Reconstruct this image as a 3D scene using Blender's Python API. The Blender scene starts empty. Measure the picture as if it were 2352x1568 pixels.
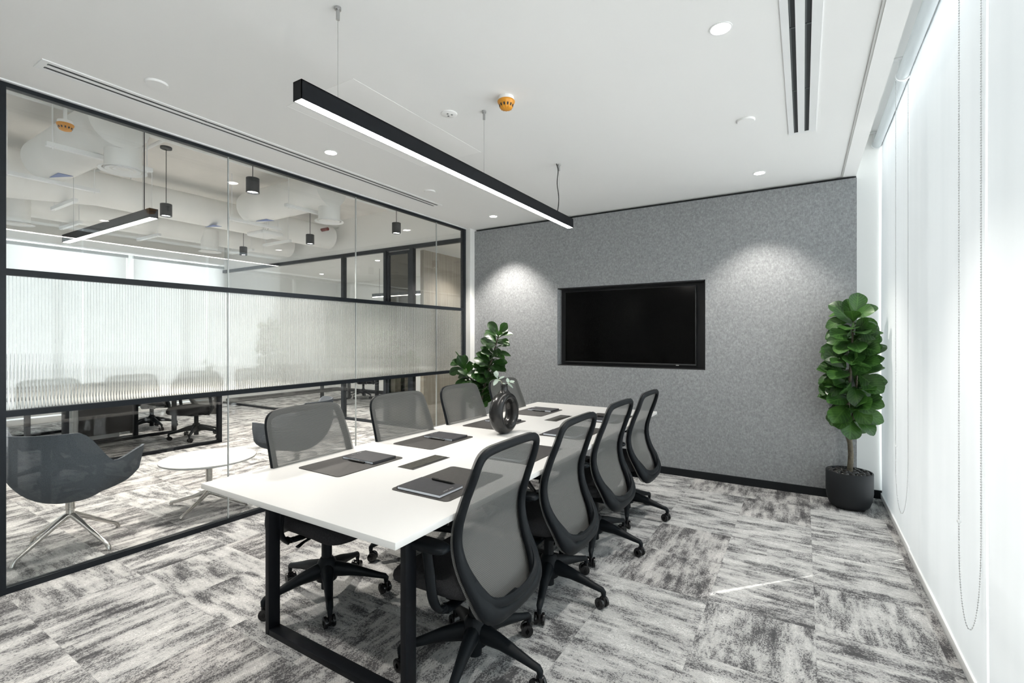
import bpy, bmesh, math, random
from mathutils import Vector, Matrix, Quaternion
random.seed(7)
PI = math.pi
scene = bpy.context.scene
col = scene.collection

# ------------------------------------------------------------------ helpers
def tag(o, label=None, cat=None, group=None, kind=None):
    if label: o['label'] = label
    if cat: o['category'] = cat
    if group: o['group'] = group
    if kind: o['kind'] = kind
    return o

class G:
    """collects vertices and faces for ONE mesh object"""
    def __init__(s): s.v = []; s.f = []; s.uv = []
    def add(s, vs, fs):
        n = len(s.v); s.v += [tuple(p) for p in vs]; s.f += [tuple(i + n for i in f) for f in fs]; return s
    def box(s, x0, x1, y0, y1, z0, z1):
        vs = [(x, y, z) for x in (x0, x1) for y in (y0, y1) for z in (z0, z1)]
        return s.add(vs, [(0,1,3,2),(4,6,7,5),(0,4,5,1),(2,3,7,6),(0,2,6,4),(1,5,7,3)])
    def rbox(s, x0, x1, y0, y1, z0, z1, r=.005, seg=2, M=None):
        bm = bmesh.new()
        vs = [bm.verts.new((x, y, z)) for x in (x0, x1) for y in (y0, y1) for z in (z0, z1)]
        for f in [(0,1,3,2),(4,6,7,5),(0,4,5,1),(2,3,7,6),(0,2,6,4),(1,5,7,3)]: bm.faces.new([vs[i] for i in f])
        bmesh.ops.bevel(bm, geom=bm.edges[:] , offset=r, segments=seg, profile=.5, affect='EDGES')
        bm.verts.index_update()
        V = [v.co.copy() for v in bm.verts]; F = [[v.index for v in f.verts] for f in bm.faces]; bm.free()
        if M: V = [M @ p for p in V]
        return s.add(V, F)
    def rings(s, R, cap=True, close=False):
        n = len(R[0]); vs = [p for r in R for p in r]; fs = []
        m = len(R)
        for i in range(m if close else m - 1):
            a, b = i * n, ((i + 1) % m) * n
            for j in range(n): fs.append((a + j, a + (j + 1) % n, b + (j + 1) % n, b + j))
        if cap and not close: fs.append(tuple(range(n - 1, -1, -1))); fs.append(tuple(range((m - 1) * n, m * n)))
        return s.add(vs, fs)
    def cyl(s, p0, p1, r0, r1=None, n=16, cap=True):
        return s.tube([p0, p1], [r0, r0 if r1 is None else r1], n, cap)
    def tube(s, pts, r, n=10, cap=True, closed=False, flat=None, ref=None):
        """sweep; r scalar / list / list of (a,b); ref = approximate direction of the b axis"""
        pts = [Vector(p) for p in pts]; m = len(pts); R = []
        if not isinstance(r, (list, tuple)): r = [r] * m
        prev = None
        for i, p in enumerate(pts):
            if closed: t = pts[(i + 1) % m] - pts[i - 1]
            else: t = pts[min(i + 1, m - 1)] - pts[max(i - 1, 0)]
            t = t.normalized() if t.length > 1e-9 else Vector((0,0,1))
            if ref is not None: u = Vector(ref)
            elif prev is not None: u = prev
            else: u = Vector((0,0,1)) if abs(t.z) < .9 else Vector((1,0,0))
            u = (u - t * u.dot(t)); u.normalize(); w = t.cross(u); prev = u
            a, b = r[i] if isinstance(r[i], (list, tuple)) else (r[i], r[i])
            R.append([p + w * (a * math.cos(k * 2 * PI / n)) + u * (b * math.sin(k * 2 * PI / n)) for k in range(n)])
        return s.rings(R, cap, closed)
    def lathe(s, prof, n=32, c=(0,0,0), cap=True):
        R = [[(c[0] + r * math.cos(k * 2 * PI / n), c[1] + r * math.sin(k * 2 * PI / n), c[2] + z) for k in range(n)] for r, z in prof]
        return s.rings(R, cap)
    def grid(s, fn, nu, nv):
        vs = [fn(i / nu, j / nv) for j in range(nv + 1) for i in range(nu + 1)]
        fs = [(j*(nu+1)+i, j*(nu+1)+i+1, (j+1)*(nu+1)+i+1, (j+1)*(nu+1)+i) for j in range(nv) for i in range(nu)]
        return s.add(vs, fs)
    def build(s, name, m, parent=None, smooth=40, loc=None, recalc=True):
        me = bpy.data.meshes.new(name); me.from_pydata(s.v, [], s.f)
        if s.uv:
            l = me.uv_layers.new(name='UVMap')
            for lp in me.loops: l.data[lp.index].uv = s.uv[lp.vertex_index]
        if recalc:
            bm = bmesh.new(); bm.from_mesh(me); bmesh.ops.recalc_face_normals(bm, faces=bm.faces[:]); bm.to_mesh(me); bm.free()
        me.materials.append(m)
        if smooth:
            me.shade_smooth(); me.set_sharp_from_angle(angle=math.radians(smooth))
        o = bpy.data.objects.new(name, me); col.objects.link(o)
        if parent: o.parent = parent
        if loc: o.location = loc
        return o

def empty(name, loc=(0,0,0), rz=0, parent=None):
    o = bpy.data.objects.new(name, None); col.objects.link(o); o.empty_display_size = .1
    o.location = loc; o.rotation_euler = (0,0,rz)
    if parent: o.parent = parent
    return o

def copy_tree(o, parent=None):
    c = o.copy(); col.objects.link(c); c.parent = parent
    for k in ('label', 'category', 'group'):
        if parent is None and k in c: del c[k]
    for ch in list(o.children): copy_tree(ch, c)
    return c

def struct(o): o['kind'] = 'structure'; return o

def smooth_path(P, k=4, closed=False):
    """Catmull-Rom through tuples of any length"""
    n = len(P); out = []
    for i in range(n if closed else n - 1):
        g = lambda j: P[j % n] if closed else P[max(0, min(n - 1, j))]
        a, b, c, d = g(i-1), g(i), g(i+1), g(i+2)
        for q in range(k):
            t = q / k
            out.append(tuple(.5*(2*b[m]+(c[m]-a[m])*t+(2*a[m]-5*b[m]+4*c[m]-d[m])*t*t+(3*b[m]-a[m]-3*c[m]+d[m])*t**3) for m in range(len(b))))
    if not closed: out.append(tuple(P[-1]))
    return out

# ------------------------------------------------------------------ materials
class NG:
    def __init__(s, name):
        s.m = bpy.data.materials.new(name); s.m.use_nodes = True; s.t = s.m.node_tree; s.t.nodes.clear()
        s.out = s.t.nodes.new('ShaderNodeOutputMaterial')
    def n(s, typ, ins=None, **attr):
        nd = s.t.nodes.new('ShaderNode' + typ)
        for k, v in attr.items(): setattr(nd, k, v)
        for k, v in (ins or {}).items():
            sk = nd.inputs[k]
            if isinstance(v, bpy.types.NodeSocket): s.t.links.new(v, sk)
            elif isinstance(v, bpy.types.Node): s.t.links.new(v.outputs[0], sk)
            else: sk.default_value = v
        return nd
    def math(s, op, a, b=0, c=0): return s.n('Math', {0: a, 1: b, 2: c}, operation=op).outputs[0]
    def vmath(s, op, a, b=(0,0,0)): return s.n('VectorMath', {0: a, 1: b}, operation=op).outputs[0]
    def ramp(s, fac, stops, interp='LINEAR'):
        r = s.n('ValToRGB', {0: fac}); e = r.color_ramp; e.interpolation = interp
        while len(e.elements) < len(stops): e.elements.new(.5)
        for el, (p, c) in zip(e.elements, stops):
            el.position = p; el.color = c if len(c) == 4 else (*c, 1)
        return r.outputs[0]
    def mix(s, f, a, b): 
        nd = s.n('Mix', data_type='RGBA')
        for i, v in ((0, f), (6, a), (7, b)):
            if isinstance(v, bpy.types.NodeSocket): s.t.links.new(v, nd.inputs[i])
            else: nd.inputs[i].default_value = v if i == 0 or len(v) == 4 else (*v, 1)
        return nd.outputs[2]
    def done(s, shader): s.t.links.new(shader.outputs[0], s.out.inputs[0]); return s.m

def pbr(name, c, rough=.5, metal=0, spec=.5, bump=None, var=None, coat=0):
    g = NG(name); base = (*c, 1)
    ins = {'Roughness': rough, 'Metallic': metal, 'Specular IOR Level': spec, 'Coat Weight': coat}
    if var:
        tc = g.n('TexCoord'); ns = g.n('TexNoise', {'Vector': tc.outputs['Object'], 'Scale': var[0], 'Detail': 5})
        ins['Base Color'] = g.ramp(ns.outputs[0], [(.3, tuple(k * (1 - var[1]) for k in c)), (.7, tuple(min(1, k * (1 + var[1])) for k in c))])
    else: ins['Base Color'] = base
    if bump:
        tc = g.n('TexCoord'); ns = g.n('TexNoise', {'Vector': tc.outputs['Object'], 'Scale': bump[0], 'Detail': 4})
        ins['Normal'] = g.n('Bump', {'Height': ns.outputs[0], 'Strength': bump[1], 'Distance': .002}).outputs[0]
    return g.done(g.n('BsdfPrincipled', ins))

def emit(name, c, s):
    g = NG(name); return g.done(g.n('Emission', {'Color': (*c, 1), 'Strength': s}))

M = {}
M['ceiling'] = pbr('white_ceiling_paint', (.86,.86,.85), .75)
M['paint'] = pbr('white_wall_paint', (.82,.82,.80), .7)
M['slab'] = pbr('office_slab_paint', (.74,.72,.69), .85, var=(3, .05))
M['duct'] = pbr('white_duct_cloth', (.83,.83,.81), .7, var=(2.5, .05), bump=(60, .15))
M['whitemetal'] = pbr('white_coated_metal', (.82,.83,.83), .4)
M['black'] = pbr('black_powder_coat', (.005,.006,.008), .48, spec=.18, var=(40, .15))
M['frameblack'] = pbr('black_frame_aluminium', (.010,.013,.017), .40, spec=.25, var=(30, .1))
M['plastic'] = pbr('black_chair_plastic', (.006,.008,.010), .46, spec=.16, bump=(500, .1))
M['wheel'] = pbr('glossy_caster_plastic', (.008,.008,.009), .22)
M['seat'] = pbr('charcoal_seat_fabric', (.028,.028,.030), .95, spec=.15, var=(220, .35), bump=(600, .4))
M['tabletop'] = pbr('white_laminate', (.645,.64,.628), .42, spec=.3)
M['tableedge'] = M['tabletop']
M['leather'] = pbr('dark_brown_desk_mat', (.042,.039,.037), .6, var=(60, .12), bump=(400, .15))
M['cover'] = pbr('charcoal_notebook_cover', (.035,.035,.04), .55, var=(50, .12))
M['paper'] = pbr('notebook_page_edges', (.82,.85,.92), .8)
M['ink'] = pbr('white_cover_print', (.75,.75,.75), .6)
M['pen'] = pbr('black_pen', (.006,.006,.006), .45)
M['smoked'] = pbr('smoked_power_lid', (.06,.058,.05), .25)
M['ceramic'] = pbr('gunmetal_ceramic', (.034,.034,.034), .22, metal=.55, spec=.5)
M['screen'] = pbr('switched_off_screen', (.001,.001,.001), .12, spec=.12)
M['niche'] = pbr('dark_niche_lining', (.012,.012,.014), .6)
M['chrome'] = pbr('polished_aluminium', (.62,.60,.57), .2, metal=1)
M['steel'] = pbr('brushed_steel', (.5,.5,.5), .35, metal=1)
M['alu'] = pbr('grey_roller_tube', (.50,.53,.54), .45, metal=.0)
M['pot'] = pbr('matt_anthracite_pot', (.014,.016,.018), .55, spec=.25, bump=(300, .1))
M['pebble'] = pbr('black_pebbles', (.014,.013,.013), .28, var=(30, .4))
M['orange'] = pbr('orange_dust_cap', (.72,.30,.02), .38)
M['slot'] = pbr('dark_slot_recess', (.015,.017,.019), .5)
M['slotgrey'] = pbr('grey_slot_vane', (.10,.11,.11), .5)
M['bark'] = pbr('fig_bark', (.10,.085,.06), .85, var=(40, .4), bump=(80, .5))
M['lounge'] = pbr('slate_wool_upholstery', (.125,.138,.155), .95, spec=.1, var=(300, .25), bump=(500, .35))
M['deskdark'] = pbr('dark_desk_panel', (.028,.026,.026), .5)
M['deskwhite'] = pbr('white_desk_laminate', (.8,.8,.78), .4)
M['baseboard'] = pbr('black_baseboard', (.009,.011,.013), .45, spec=.25)
M['red'] = pbr('red_sprinkler_pipe', (.16,.02,.015), .5)
M['blue'] = pbr('blue_arrow_sticker', (.12,.18,.42), .5)
M['wood'] = None
M['lamp'] = emit('lamp_diffuser_glow', (1.0,.955,.89), 20)
M['lamp2'] = emit('office_lamp_diffuser_glow', (1.0,.965,.91), 30)
M['spot'] = emit('downlight_glow', (1.0,.97,.92), 14)
M['curtain'] = pbr('brown_curtain_cloth', (.16,.13,.10), .9)

def felt():
    g = NG('grey_pet_felt'); tc = g.n('TexCoord'); v = tc.outputs['Object']
    a = g.n('TexNoise', {'Vector': v, 'Scale': 46, 'Detail': 5, 'Roughness': .65}).outputs[0]
    st = g.vmath('MULTIPLY', v, (60, 60, 24))
    b = g.n('TexNoise', {'Vector': st, 'Scale': 1.6, 'Detail': 6, 'Roughness': .75}).outputs[0]
    f = g.math('ADD', g.math('MULTIPLY', a, .5), g.math('MULTIPLY', b, .5))
    c = g.ramp(f, [(.36, (.21,.217,.224)), (.5, (.292,.30,.308)), (.64, (.39,.398,.407))])
    bp = g.n('Bump', {'Height': b, 'Strength': .25, 'Distance': .002}).outputs[0]
    return g.done(g.n('BsdfPrincipled', {'Base Color': c, 'Roughness': .95, 'Specular IOR Level': .1, 'Normal': bp}))
M['felt'] = felt()

def wood():
    g = NG('pale_veneer'); tc = g.n('TexCoord'); v = g.vmath('MULTIPLY', tc.outputs['Object'], (40, 40, 1.3))
    a = g.n('TexNoise', {'Vector': v, 'Scale': 1.0, 'Detail': 6, 'Roughness': .6}).outputs[0]
    c = g.ramp(a, [(.3, (.27,.235,.19)), (.7, (.40,.36,.30))])
    return g.done(g.n('BsdfPrincipled', {'Base Color': c, 'Roughness': .5}))
M['wood'] = wood()

def carpet():
    g = NG('carpet_tiles'); tc = g.n('TexCoord'); v = tc.outputs['Object']
    sep = g.n('SeparateXYZ', {0: v})
    tx = g.math('MULTIPLY', g.math('ADD', sep.outputs[0], .45), 2.0); ty = g.math('MULTIPLY', g.math('SUBTRACT', sep.outputs[1], 2.31), 2.0)
    ix, iy = g.math('FLOOR', tx), g.math('FLOOR', ty)
    cell = g.n('CombineXYZ', {0: ix, 1: iy}).outputs[0]
    wn = g.n('TexWhiteNoise', {'Vector': cell}, noise_dimensions='3D')
    par = g.math('MODULO', g.math('ABSOLUTE', g.math('ADD', ix, iy)), 2.0)
    flip = g.math('GREATER_THAN', wn.outputs[0], g.math('ADD', .40, g.math('MULTIPLY', par, .2)))
    sw = g.n('CombineXYZ', {0: sep.outputs[1], 1: sep.outputs[0]}).outputs[0]
    p0 = g.n('Mix', data_type='VECTOR'); g.t.links.new(flip, p0.inputs[0]); g.t.links.new(v, p0.inputs[4]); g.t.links.new(sw, p0.inputs[5])
    p = p0.outputs[1]
    off = g.vmath('MULTIPLY', wn.outputs[1], (37, 53, 11))
    q = g.vmath('ADD', p, off)
    # brushed streaks and blocky patches, dithered tuft by tuft
    s1 = g.n('TexNoise', {'Vector': g.vmath('MULTIPLY', q, (3.2, 17, 1)), 'Scale': 1.0, 'Detail': 4, 'Roughness': .6}).outputs[0]
    s2 = g.n('TexNoise', {'Vector': g.vmath('MULTIPLY', q, (5, 7, 1)), 'Scale': 1.0, 'Detail': 3, 'Roughness': .55}).outputs[0]
    bl = g.n('TexWhiteNoise', {'Vector': g.vmath('FLOOR', g.vmath('MULTIPLY', q, (9, 26, 1)))}, noise_dimensions='3D').outputs[0]
    tuft = g.n('TexWhiteNoise', {'Vector': g.vmath('FLOOR', g.vmath('MULTIPLY', g.vmath('ADD', p, g.vmath('MULTIPLY', g.n('TexNoise', {'Vector': v, 'Scale': 120.0, 'Detail': 1}).outputs[1], (.006, .006, 0))), (175, 270, 1)))}, noise_dimensions='3D').outputs[0]
    s3 = g.n('TexNoise', {'Vector': g.vmath('MULTIPLY', q, (40, 90, 1)), 'Scale': 1.0, 'Detail': 3}).outputs[0]
    t = g.math('ADD', g.math('MULTIPLY', s1, .50), g.math('MULTIPLY', s2, .40))
    b2 = g.n('TexWhiteNoise', {'Vector': g.vmath('FLOOR', g.vmath('MULTIPLY', q, (5.3, 11, 1)))}, noise_dimensions='3D').outputs[0]
    t = g.math('ADD', t, g.math('MULTIPLY', bl, .05)); t = g.math('ADD', t, g.math('MULTIPLY', b2, .05)); t = g.math('SUBTRACT', t, .022); t = g.math('ADD', t, g.math('MULTIPLY', s3, .14))
    t = g.math('ADD', t, g.math('MULTIPLY', g.math('SUBTRACT', tuft, .5), .17))
    t = g.math('ADD', t, g.math('MULTIPLY', g.math('SUBTRACT', wn.outputs[0], .5), .05))
    qs = g.n('SeparateXYZ', {0: p})
    w1 = g.math('SINE', g.math('MULTIPLY', qs.outputs[0], 2 * PI / .0091)); w2 = g.math('SINE', g.math('MULTIPLY', qs.outputs[1], 2 * PI / .0111))
    weave = g.math('MULTIPLY', w1, w2)
    c = g.ramp(t, [(.47, (.55,.548,.54)), (.535, (.43,.43,.425)), (.592, (.31,.31,.31)), (.612, (.13,.131,.135)), (.72, (.068,.068,.071))])
    wf = g.math('ADD', .93, g.math('MULTIPLY', weave, .22)); wf = g.math('ADD', wf, g.math('MULTIPLY', g.math('SUBTRACT', tuft, .5), .60))
    c2 = g.n('VectorMath', {0: c, 3: wf}, operation='SCALE').outputs[0]
    # a few tiles lean to rose beige
    rose = g.mix(g.math('MULTIPLY', g.math('GREATER_THAN', wn.outputs[0], .7), .28), (1,1,1), (1.0,.93,.90))
    c3 = g.vmath('MULTIPLY', c2, rose)
    # tile seams
    fx = g.math('ABSOLUTE', g.math('SUBTRACT', g.math('FRACT', tx), .5)); fy = g.math('ABSOLUTE', g.math('SUBTRACT', g.math('FRACT', ty), .5))
    seam = g.math('GREATER_THAN', g.math('MAXIMUM', fx, fy), .4965)
    c4 = g.mix(g.math('MULTIPLY', seam, .16), c3, (.12,.12,.12))
    bp = g.n('Bump', {'Height': g.math('ADD', s3, weave), 'Strength': .3, 'Distance': .002}).outputs[0]
    return g.done(g.n('BsdfPrincipled', {'Base Color': c4, 'Roughness': 1.0, 'Specular IOR Level': .05, 'Normal': bp}))
M['carpet'] = carpet()

def glass(name, tint=(.985,.992,.99), f0=.045):
    g = NG(name)
    lw = g.n('LayerWeight', {'Blend': .5}).outputs['Facing']      # 1 - |cos|
    f = g.math('ADD', f0, g.math('MULTIPLY', g.math('POWER', lw, 5.0), 1 - f0))
    t = g.n('BsdfTransparent', {'Color': (*tint, 1)}); r = g.n('BsdfGlossy', {'Roughness': .0, 'Color': (1,1,1,1)})
    return g.done(g.n('MixShader', {0: f, 1: t, 2: r}))
M['glass'] = glass('clear_glass')
M['reflectionglass'] = glass('dark_reflection_glass', (.34,.33,.30), .06)  # dark reflections of the door painted in as a tint

def fluted():
    g = NG('reeded_glass')
    r = g.n('BsdfGlass', {'IOR': 1.40, 'Roughness': .04, 'Color': (.955,.955,.945,1)})
    d = g.n('BsdfTranslucent', {'Color': (.9,.91,.91,1)})
    tr = g.n('BsdfTransparent', {'Color': (.95,.95,.95,1)})
    a = g.n('MixShader', {0: .10, 1: r, 2: d})
    return g.done(a)
M['fluted'] = fluted()

def meshfab():
    g = NG('grey_ribbed_mesh'); tc = g.n('TexCoord'); sp = g.n('SeparateXYZ', {0: tc.outputs['Object']})
    w = g.math('SINE', g.math('MULTIPLY', sp.outputs[2], 2 * PI / .0058))
    x = g.math('SINE', g.math('MULTIPLY', sp.outputs[0], 2 * PI / .0042))
    f = g.math('ADD', .81, g.math('MULTIPLY', w, .13)); f = g.math('ADD', f, g.math('MULTIPLY', x, .05))
    d = g.n('BsdfDiffuse', {'Color': (.20,.20,.193,1)}); t = g.n('BsdfTransparent', {})
    l = g.n('BsdfTranslucent', {'Color': (.12,.12,.115,1)})
    a = g.n('MixShader', {0: .35, 1: d, 2: l})
    return g.done(g.n('MixShader', {0: f, 1: t, 2: a}))
M['mesh'] = meshfab()

def blindfab():
    g = NG('white_roller_fabric'); tc = g.n('TexCoord')
    ns = g.n('TexNoise', {'Vector': g.vmath('MULTIPLY', tc.outputs['Object'], (1, 3, .3)), 'Scale': 1.5, 'Detail': 2}).outputs[0]
    c = g.ramp(ns, [(.3, (.77,.79,.80)), (.7, (.82,.835,.845))])
    d = g.n('BsdfDiffuse', {'Color': c}); t = g.n('BsdfTranslucent', {'Color': c})
    lw = g.n('LayerWeight', {'Blend': .5}).outputs['Facing']      # threads hide the weave openings at grazing angles
    op = g.math('MULTIPLY', g.math('POWER', g.math('SUBTRACT', 1.0, lw), 2.0), .55)
    a = g.n('MixShader', {0: .125, 1: d, 2: t})
    return g.done(g.n('MixShader', {0: op, 1: a, 2: g.n('BsdfTransparent', {'Color': (1,1,1,1)})}))
M['blind'] = blindfab()
def blind2():
    g = NG('sheer_office_blind_fabric'); d = g.n('BsdfDiffuse', {'Color': (.85,.86,.86,1)}); t = g.n('BsdfTranslucent', {'Color': (.93,.935,.93,1)})
    return g.done(g.n('MixShader', {0: .08, 1: g.n('MixShader', {0: .37, 1: d, 2: t}), 2: g.n('BsdfTransparent', {})}))
M['blind2'] = blind2()

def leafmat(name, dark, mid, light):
    g = NG(name); uv = g.n('UVMap'); sp = g.n('SeparateXYZ', {0: uv.outputs[0]})
    ax = g.math('ABSOLUTE', g.math('SUBTRACT', sp.outputs[0], .5))
    vein = g.math('SINE', g.math('MULTIPLY', g.math('SUBTRACT', sp.outputs[1], g.math('MULTIPLY', ax, .7)), 46))
    vein = g.math('GREATER_THAN', vein, .86); rib = g.math('LESS_THAN', ax, .035)
    vm = g.math('MAXIMUM', vein, rib)
    tc = g.n('TexCoord'); ns = g.n('TexNoise', {'Vector': tc.outputs['Object'], 'Scale': 7, 'Detail': 3}).outputs[0]
    base = g.ramp(ns, [(.35, dark), (.52, mid), (.68, light)])
    c = g.mix(g.math('MULTIPLY', vm, .45), base, tuple(min(1, k * 1.5 + .02) for k in light))
    bp = g.n('Bump', {'Height': vm, 'Strength': .25, 'Distance': .003}).outputs[0]
    p = g.n('BsdfPrincipled', {'Base Color': c, 'Roughness': .36, 'Specular IOR Level': .5, 'Normal': bp})
    t = g.n('BsdfTranslucent', {'Color': (*[min(1, k * 1.6) for k in light], 1)})
    return g.done(g.n('MixShader', {0: .14, 1: p, 2: t}))
M['leaf'] = leafmat('fig_leaf', (.012,.036,.009), (.026,.078,.016), (.06,.15,.026))
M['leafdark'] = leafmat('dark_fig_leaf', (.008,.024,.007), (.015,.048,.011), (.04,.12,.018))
M['euca'] = leafmat('eucalyptus_leaf', (.24,.31,.26), (.34,.42,.36), (.48,.55,.48))

# ------------------------------------------------------------------ room constants (metres; camera stands at x=y=0)
H = 2.90            # plaster ceiling
XG = -3.84          # glazed partition (room face)
XE = .40            # edge of ceiling / felt panel at the window recess
YF = 5.21           # felt face
YR = 5.405          # rear wall behind felt
YB = -2.4           # wall behind the camera
XB = .60            # blinds
ZS = 3.57           # office slab

# ------------------------------------------------------------------ structure
struct(G().box(-11.3, .95, -3.2, 9.0, -.05, 0).build('floor', M['carpet'], smooth=0))
ce = G().box(-3.90, XE, YB, YR, H, H + .06)
struct(ce.build('ceiling', M['ceiling'], smooth=0))
# window pocket above the blinds
struct(G().box(XE - .03, XE, YB, YR, H + .06, 3.34).box(XE, .80, YB, YR, 3.30, 3.36).build('trim_1', M['ceiling'], smooth=0))
struct(G().box(.612, .655, YB, YR, 3.165, 3.30).build('added_leak_board', M['whitemetal'], smooth=0))  # unseen board added to stop daylight leaking over the blind tops
struct(G().box(.290, .302, YB, YF, H - .006, H).build('trim_2', pbr('ceiling_reveal_strip', (.58,.58,.56), .6), smooth=0))
struct(G().box(.302, XE, YB, YF, H - .008, H).build('trim_3', M['ceiling'], smooth=0))
# thin ceiling edge bead beside partition
struct(G().box(XG + .0, XG + .022, YB, YF, H - .008, H).build('trim_4', M['whitemetal'], smooth=0))
# rear wall
struct(G().box(-3.9, .95, YR, YR + .12, 0, 3.4).build('wall_rear', M['paint'], smooth=0))
# felt panel with television niche
fx0, fx1, nx0, nx1, nz0, nz1 = -3.768, .404, -2.538, -.859, 1.118, 2.048
fz = 2.872
fp = G().box(fx0, nx0, YF, YR, .0, fz).box(nx1, fx1, YF, YR, .0, fz).box(nx0, nx1, YF, YR, .0, nz0).box(nx0, nx1, YF, YR, nz1, fz)
felt_o = struct(fp.build('wall_back', M['felt'], smooth=0))
ni = G().box(nx0, nx1, YR - .07, YR - .002, nz0, nz1).box(nx1 - .012, nx1 - .001, YF + .012, YR - .07, nz0, nz1).box(nx0, nx1, YF + .012, YR - .07, nz1 - .012, nz1 - .001).box(nx0, nx1, YF + .012, YR - .07, nz0 + .001, nz0 + .008)
struct(ni.build('niche_lining', M['niche'], felt_o, smooth=0))
struct(G().box(fx0, fx1, YF + .05, YR, fz, H).build('trim_5', M['slot'], smooth=0))
struct(G().box(fx0, fx1, YF - .012, YF, 0, .075).box(fx1, .62, YR - .012, YR, 0, .075).build('baseboard_back', M['baseboard'], smooth=0))
# wall behind the camera
struct(G().box(-3.9, .95, YB - .12, YB, 0, 3.4).build('wall_front', M['paint'], smooth=0))
# window wall: opaque head, frames and glass
struct(G().box(.86, .95, YB, YR, 3.90, 4.0).box(.62, .95, YB, YR, 0, .02).build('wall_right', M['whitemetal'], smooth=0))
ys = [-2.4, -.9, .7, 2.3, 3.85, 5.40]
for i in range(5):
    a, b = ys[i], ys[i + 1]
    w = G().box(.80, .86, a, a + .05, .02, 3.90).box(.80, .86, b - .05, b, .02, 3.90).box(.80, .86, a, b, .02, .08).box(.80, .86, a, b, 3.84, 3.90)
    wo = struct(w.build('window_%d' % (i + 1), M['whitemetal'], smooth=0))
    struct(G().box(.826, .834, a + .05, b - .05, .08, 3.84).build('window_pane', M['glass'], wo, smooth=0))

# ---- glazed partition between meeting room and open office
P0, P1 = .79, 5.112
fr = G()
fr.box(XG - .05, XG, P0, P0 + .024, 0, H).box(XG - .05, XG, 5.062, P1, 0, H)
fr.box(XG - .05, XG, P0 - .05, P0, 0, H)
for z0, z1 in ((0, .036), (1.0, 1.036), (1.806, 1.843), (2.868, H)):
    fr.box(XG - .045, XG - .002, P0, 5.07, z0, z1)
    fr.box(XG - .045, XG - .002, YB, P0 - .05, z0, z1)
part = struct(fr.build('wall_left', M['frameblack'], smooth=0))
joints = [P0 + .024, 2.042, 3.295, 4.536, 5.062]
for z0, z1 in ((.036, 1.0), (1.036, 1.806), (1.843, 2.868)):
    for a, b in list(zip(joints, joints[1:])) + [(YB, P0 - .05)]:
        struct(G().box(XG - .026, XG - .014, a + .002, b - .002, z0, z1).build('glass_pane', M['glass'], part, smooth=0))
jm = pbr('clear_joint_bead', (.45,.48,.48), .3)
for y in joints[1:-1]:
    struct(G().box(XG - .027, XG - .0125, y - .0025, y + .0025, .036, H - .03).build('glass_joint', jm, part, smooth=0))
# reeded band on the office side
pitch = .0152
fl = G(); yy0, yy1 = P0 + .026, 5.06; nr = int((yy1 - yy0) / pitch); sg = 6
pts = []
for k in range(nr * sg + 1):
    y = yy0 + (yy1 - yy0) * k / (nr * sg); ph = (k % sg) / sg
    pts.append((XG - .036 - .0036 * math.sqrt(max(0, 1 - (2 * ph - 1) ** 2)), y))
n = len(pts)
fl.add([(x, y, z) for z in (1.037, 1.805) for x, y in pts] + [(XG - .030, y, z) for z in (1.037, 1.805) for y in (yy0, yy1)],
       [(i, i + 1, n + i + 1, n + i) for i in range(n - 1)] + [(2*n, 2*n+2, 2*n+3, 2*n+1), (0, n, 2*n+2, 2*n), (n-1, 2*n+1, 2*n+3, 2*n-1)])
fo = struct(fl.build('fluted_glass', M['fluted'], part, smooth=75))
# plaster above and white return beside partition
struct(G().box(XG - .06, XG, YB, YR, H + .06, ZS).build('wall_left_upper', M['paint'], smooth=0))
struct(G().box(XG - .05, XG + .072, P1, YR, 0, H).build('wall_left_return', M['paint'], smooth=0))

# ---- open office shell
struct(G().box(-11.3, -3.84, -3.2, 9.0, ZS, ZS + .1).build('ceiling_office', M['slab'], smooth=0))
struct(G().box(-11.3, -3.9, -3.3, -3.2, 0, ZS).build('wall_office_front', M['paint'], smooth=0))
struct(G().box(-11.3, -10.85, -3.2, 5.66, 3.05, ZS).build('wall_office_bulkhead', M['paint'], smooth=0))
struct(G().box(-11.3, XG, 5.72, 5.80, 2.945, ZS).build('wall_office_head', M['paint'], smooth=0))
struct(G().box(-11.3, XG, 5.80, 9.0, 2.94, 3.0).build('ceiling_rooms', M['ceiling'], smooth=0))
struct(G().box(-11.3, XG, 8.75, 8.85, 0, 3).build('wall_rooms_back', M['paint'], smooth=0))
struct(G().box(-11.4, -11.05, 5.72, 8.85, 0, 3).build('wall_rooms_left', M['paint'], smooth=0))
struct(G().box(-5.27, XG, 7.0, 7.1, 0, 2.94).box(XG - .06, XG, YR, 7.0, 0, 2.94).build('wall_rooms_right', M['paint'], smooth=0))
struct(G().box(-5.27, -5.20, 5.80, 6.93, 0, 2.86).build('wall_rooms_veneer', M['wood'], smooth=0))
struct(G().box(-5.27, -5.20, 6.93, 8.75, 0, 2.94).build('wall_rooms_side', M['paint'], smooth=0))
struct(G().box(-11.05, -10.90, 5.80, 8.75, 0, .09).box(-10.9, -5.3, 8.735, 8.75, 0, .09).build('baseboard_rooms', M['baseboard'], smooth=0))
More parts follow.
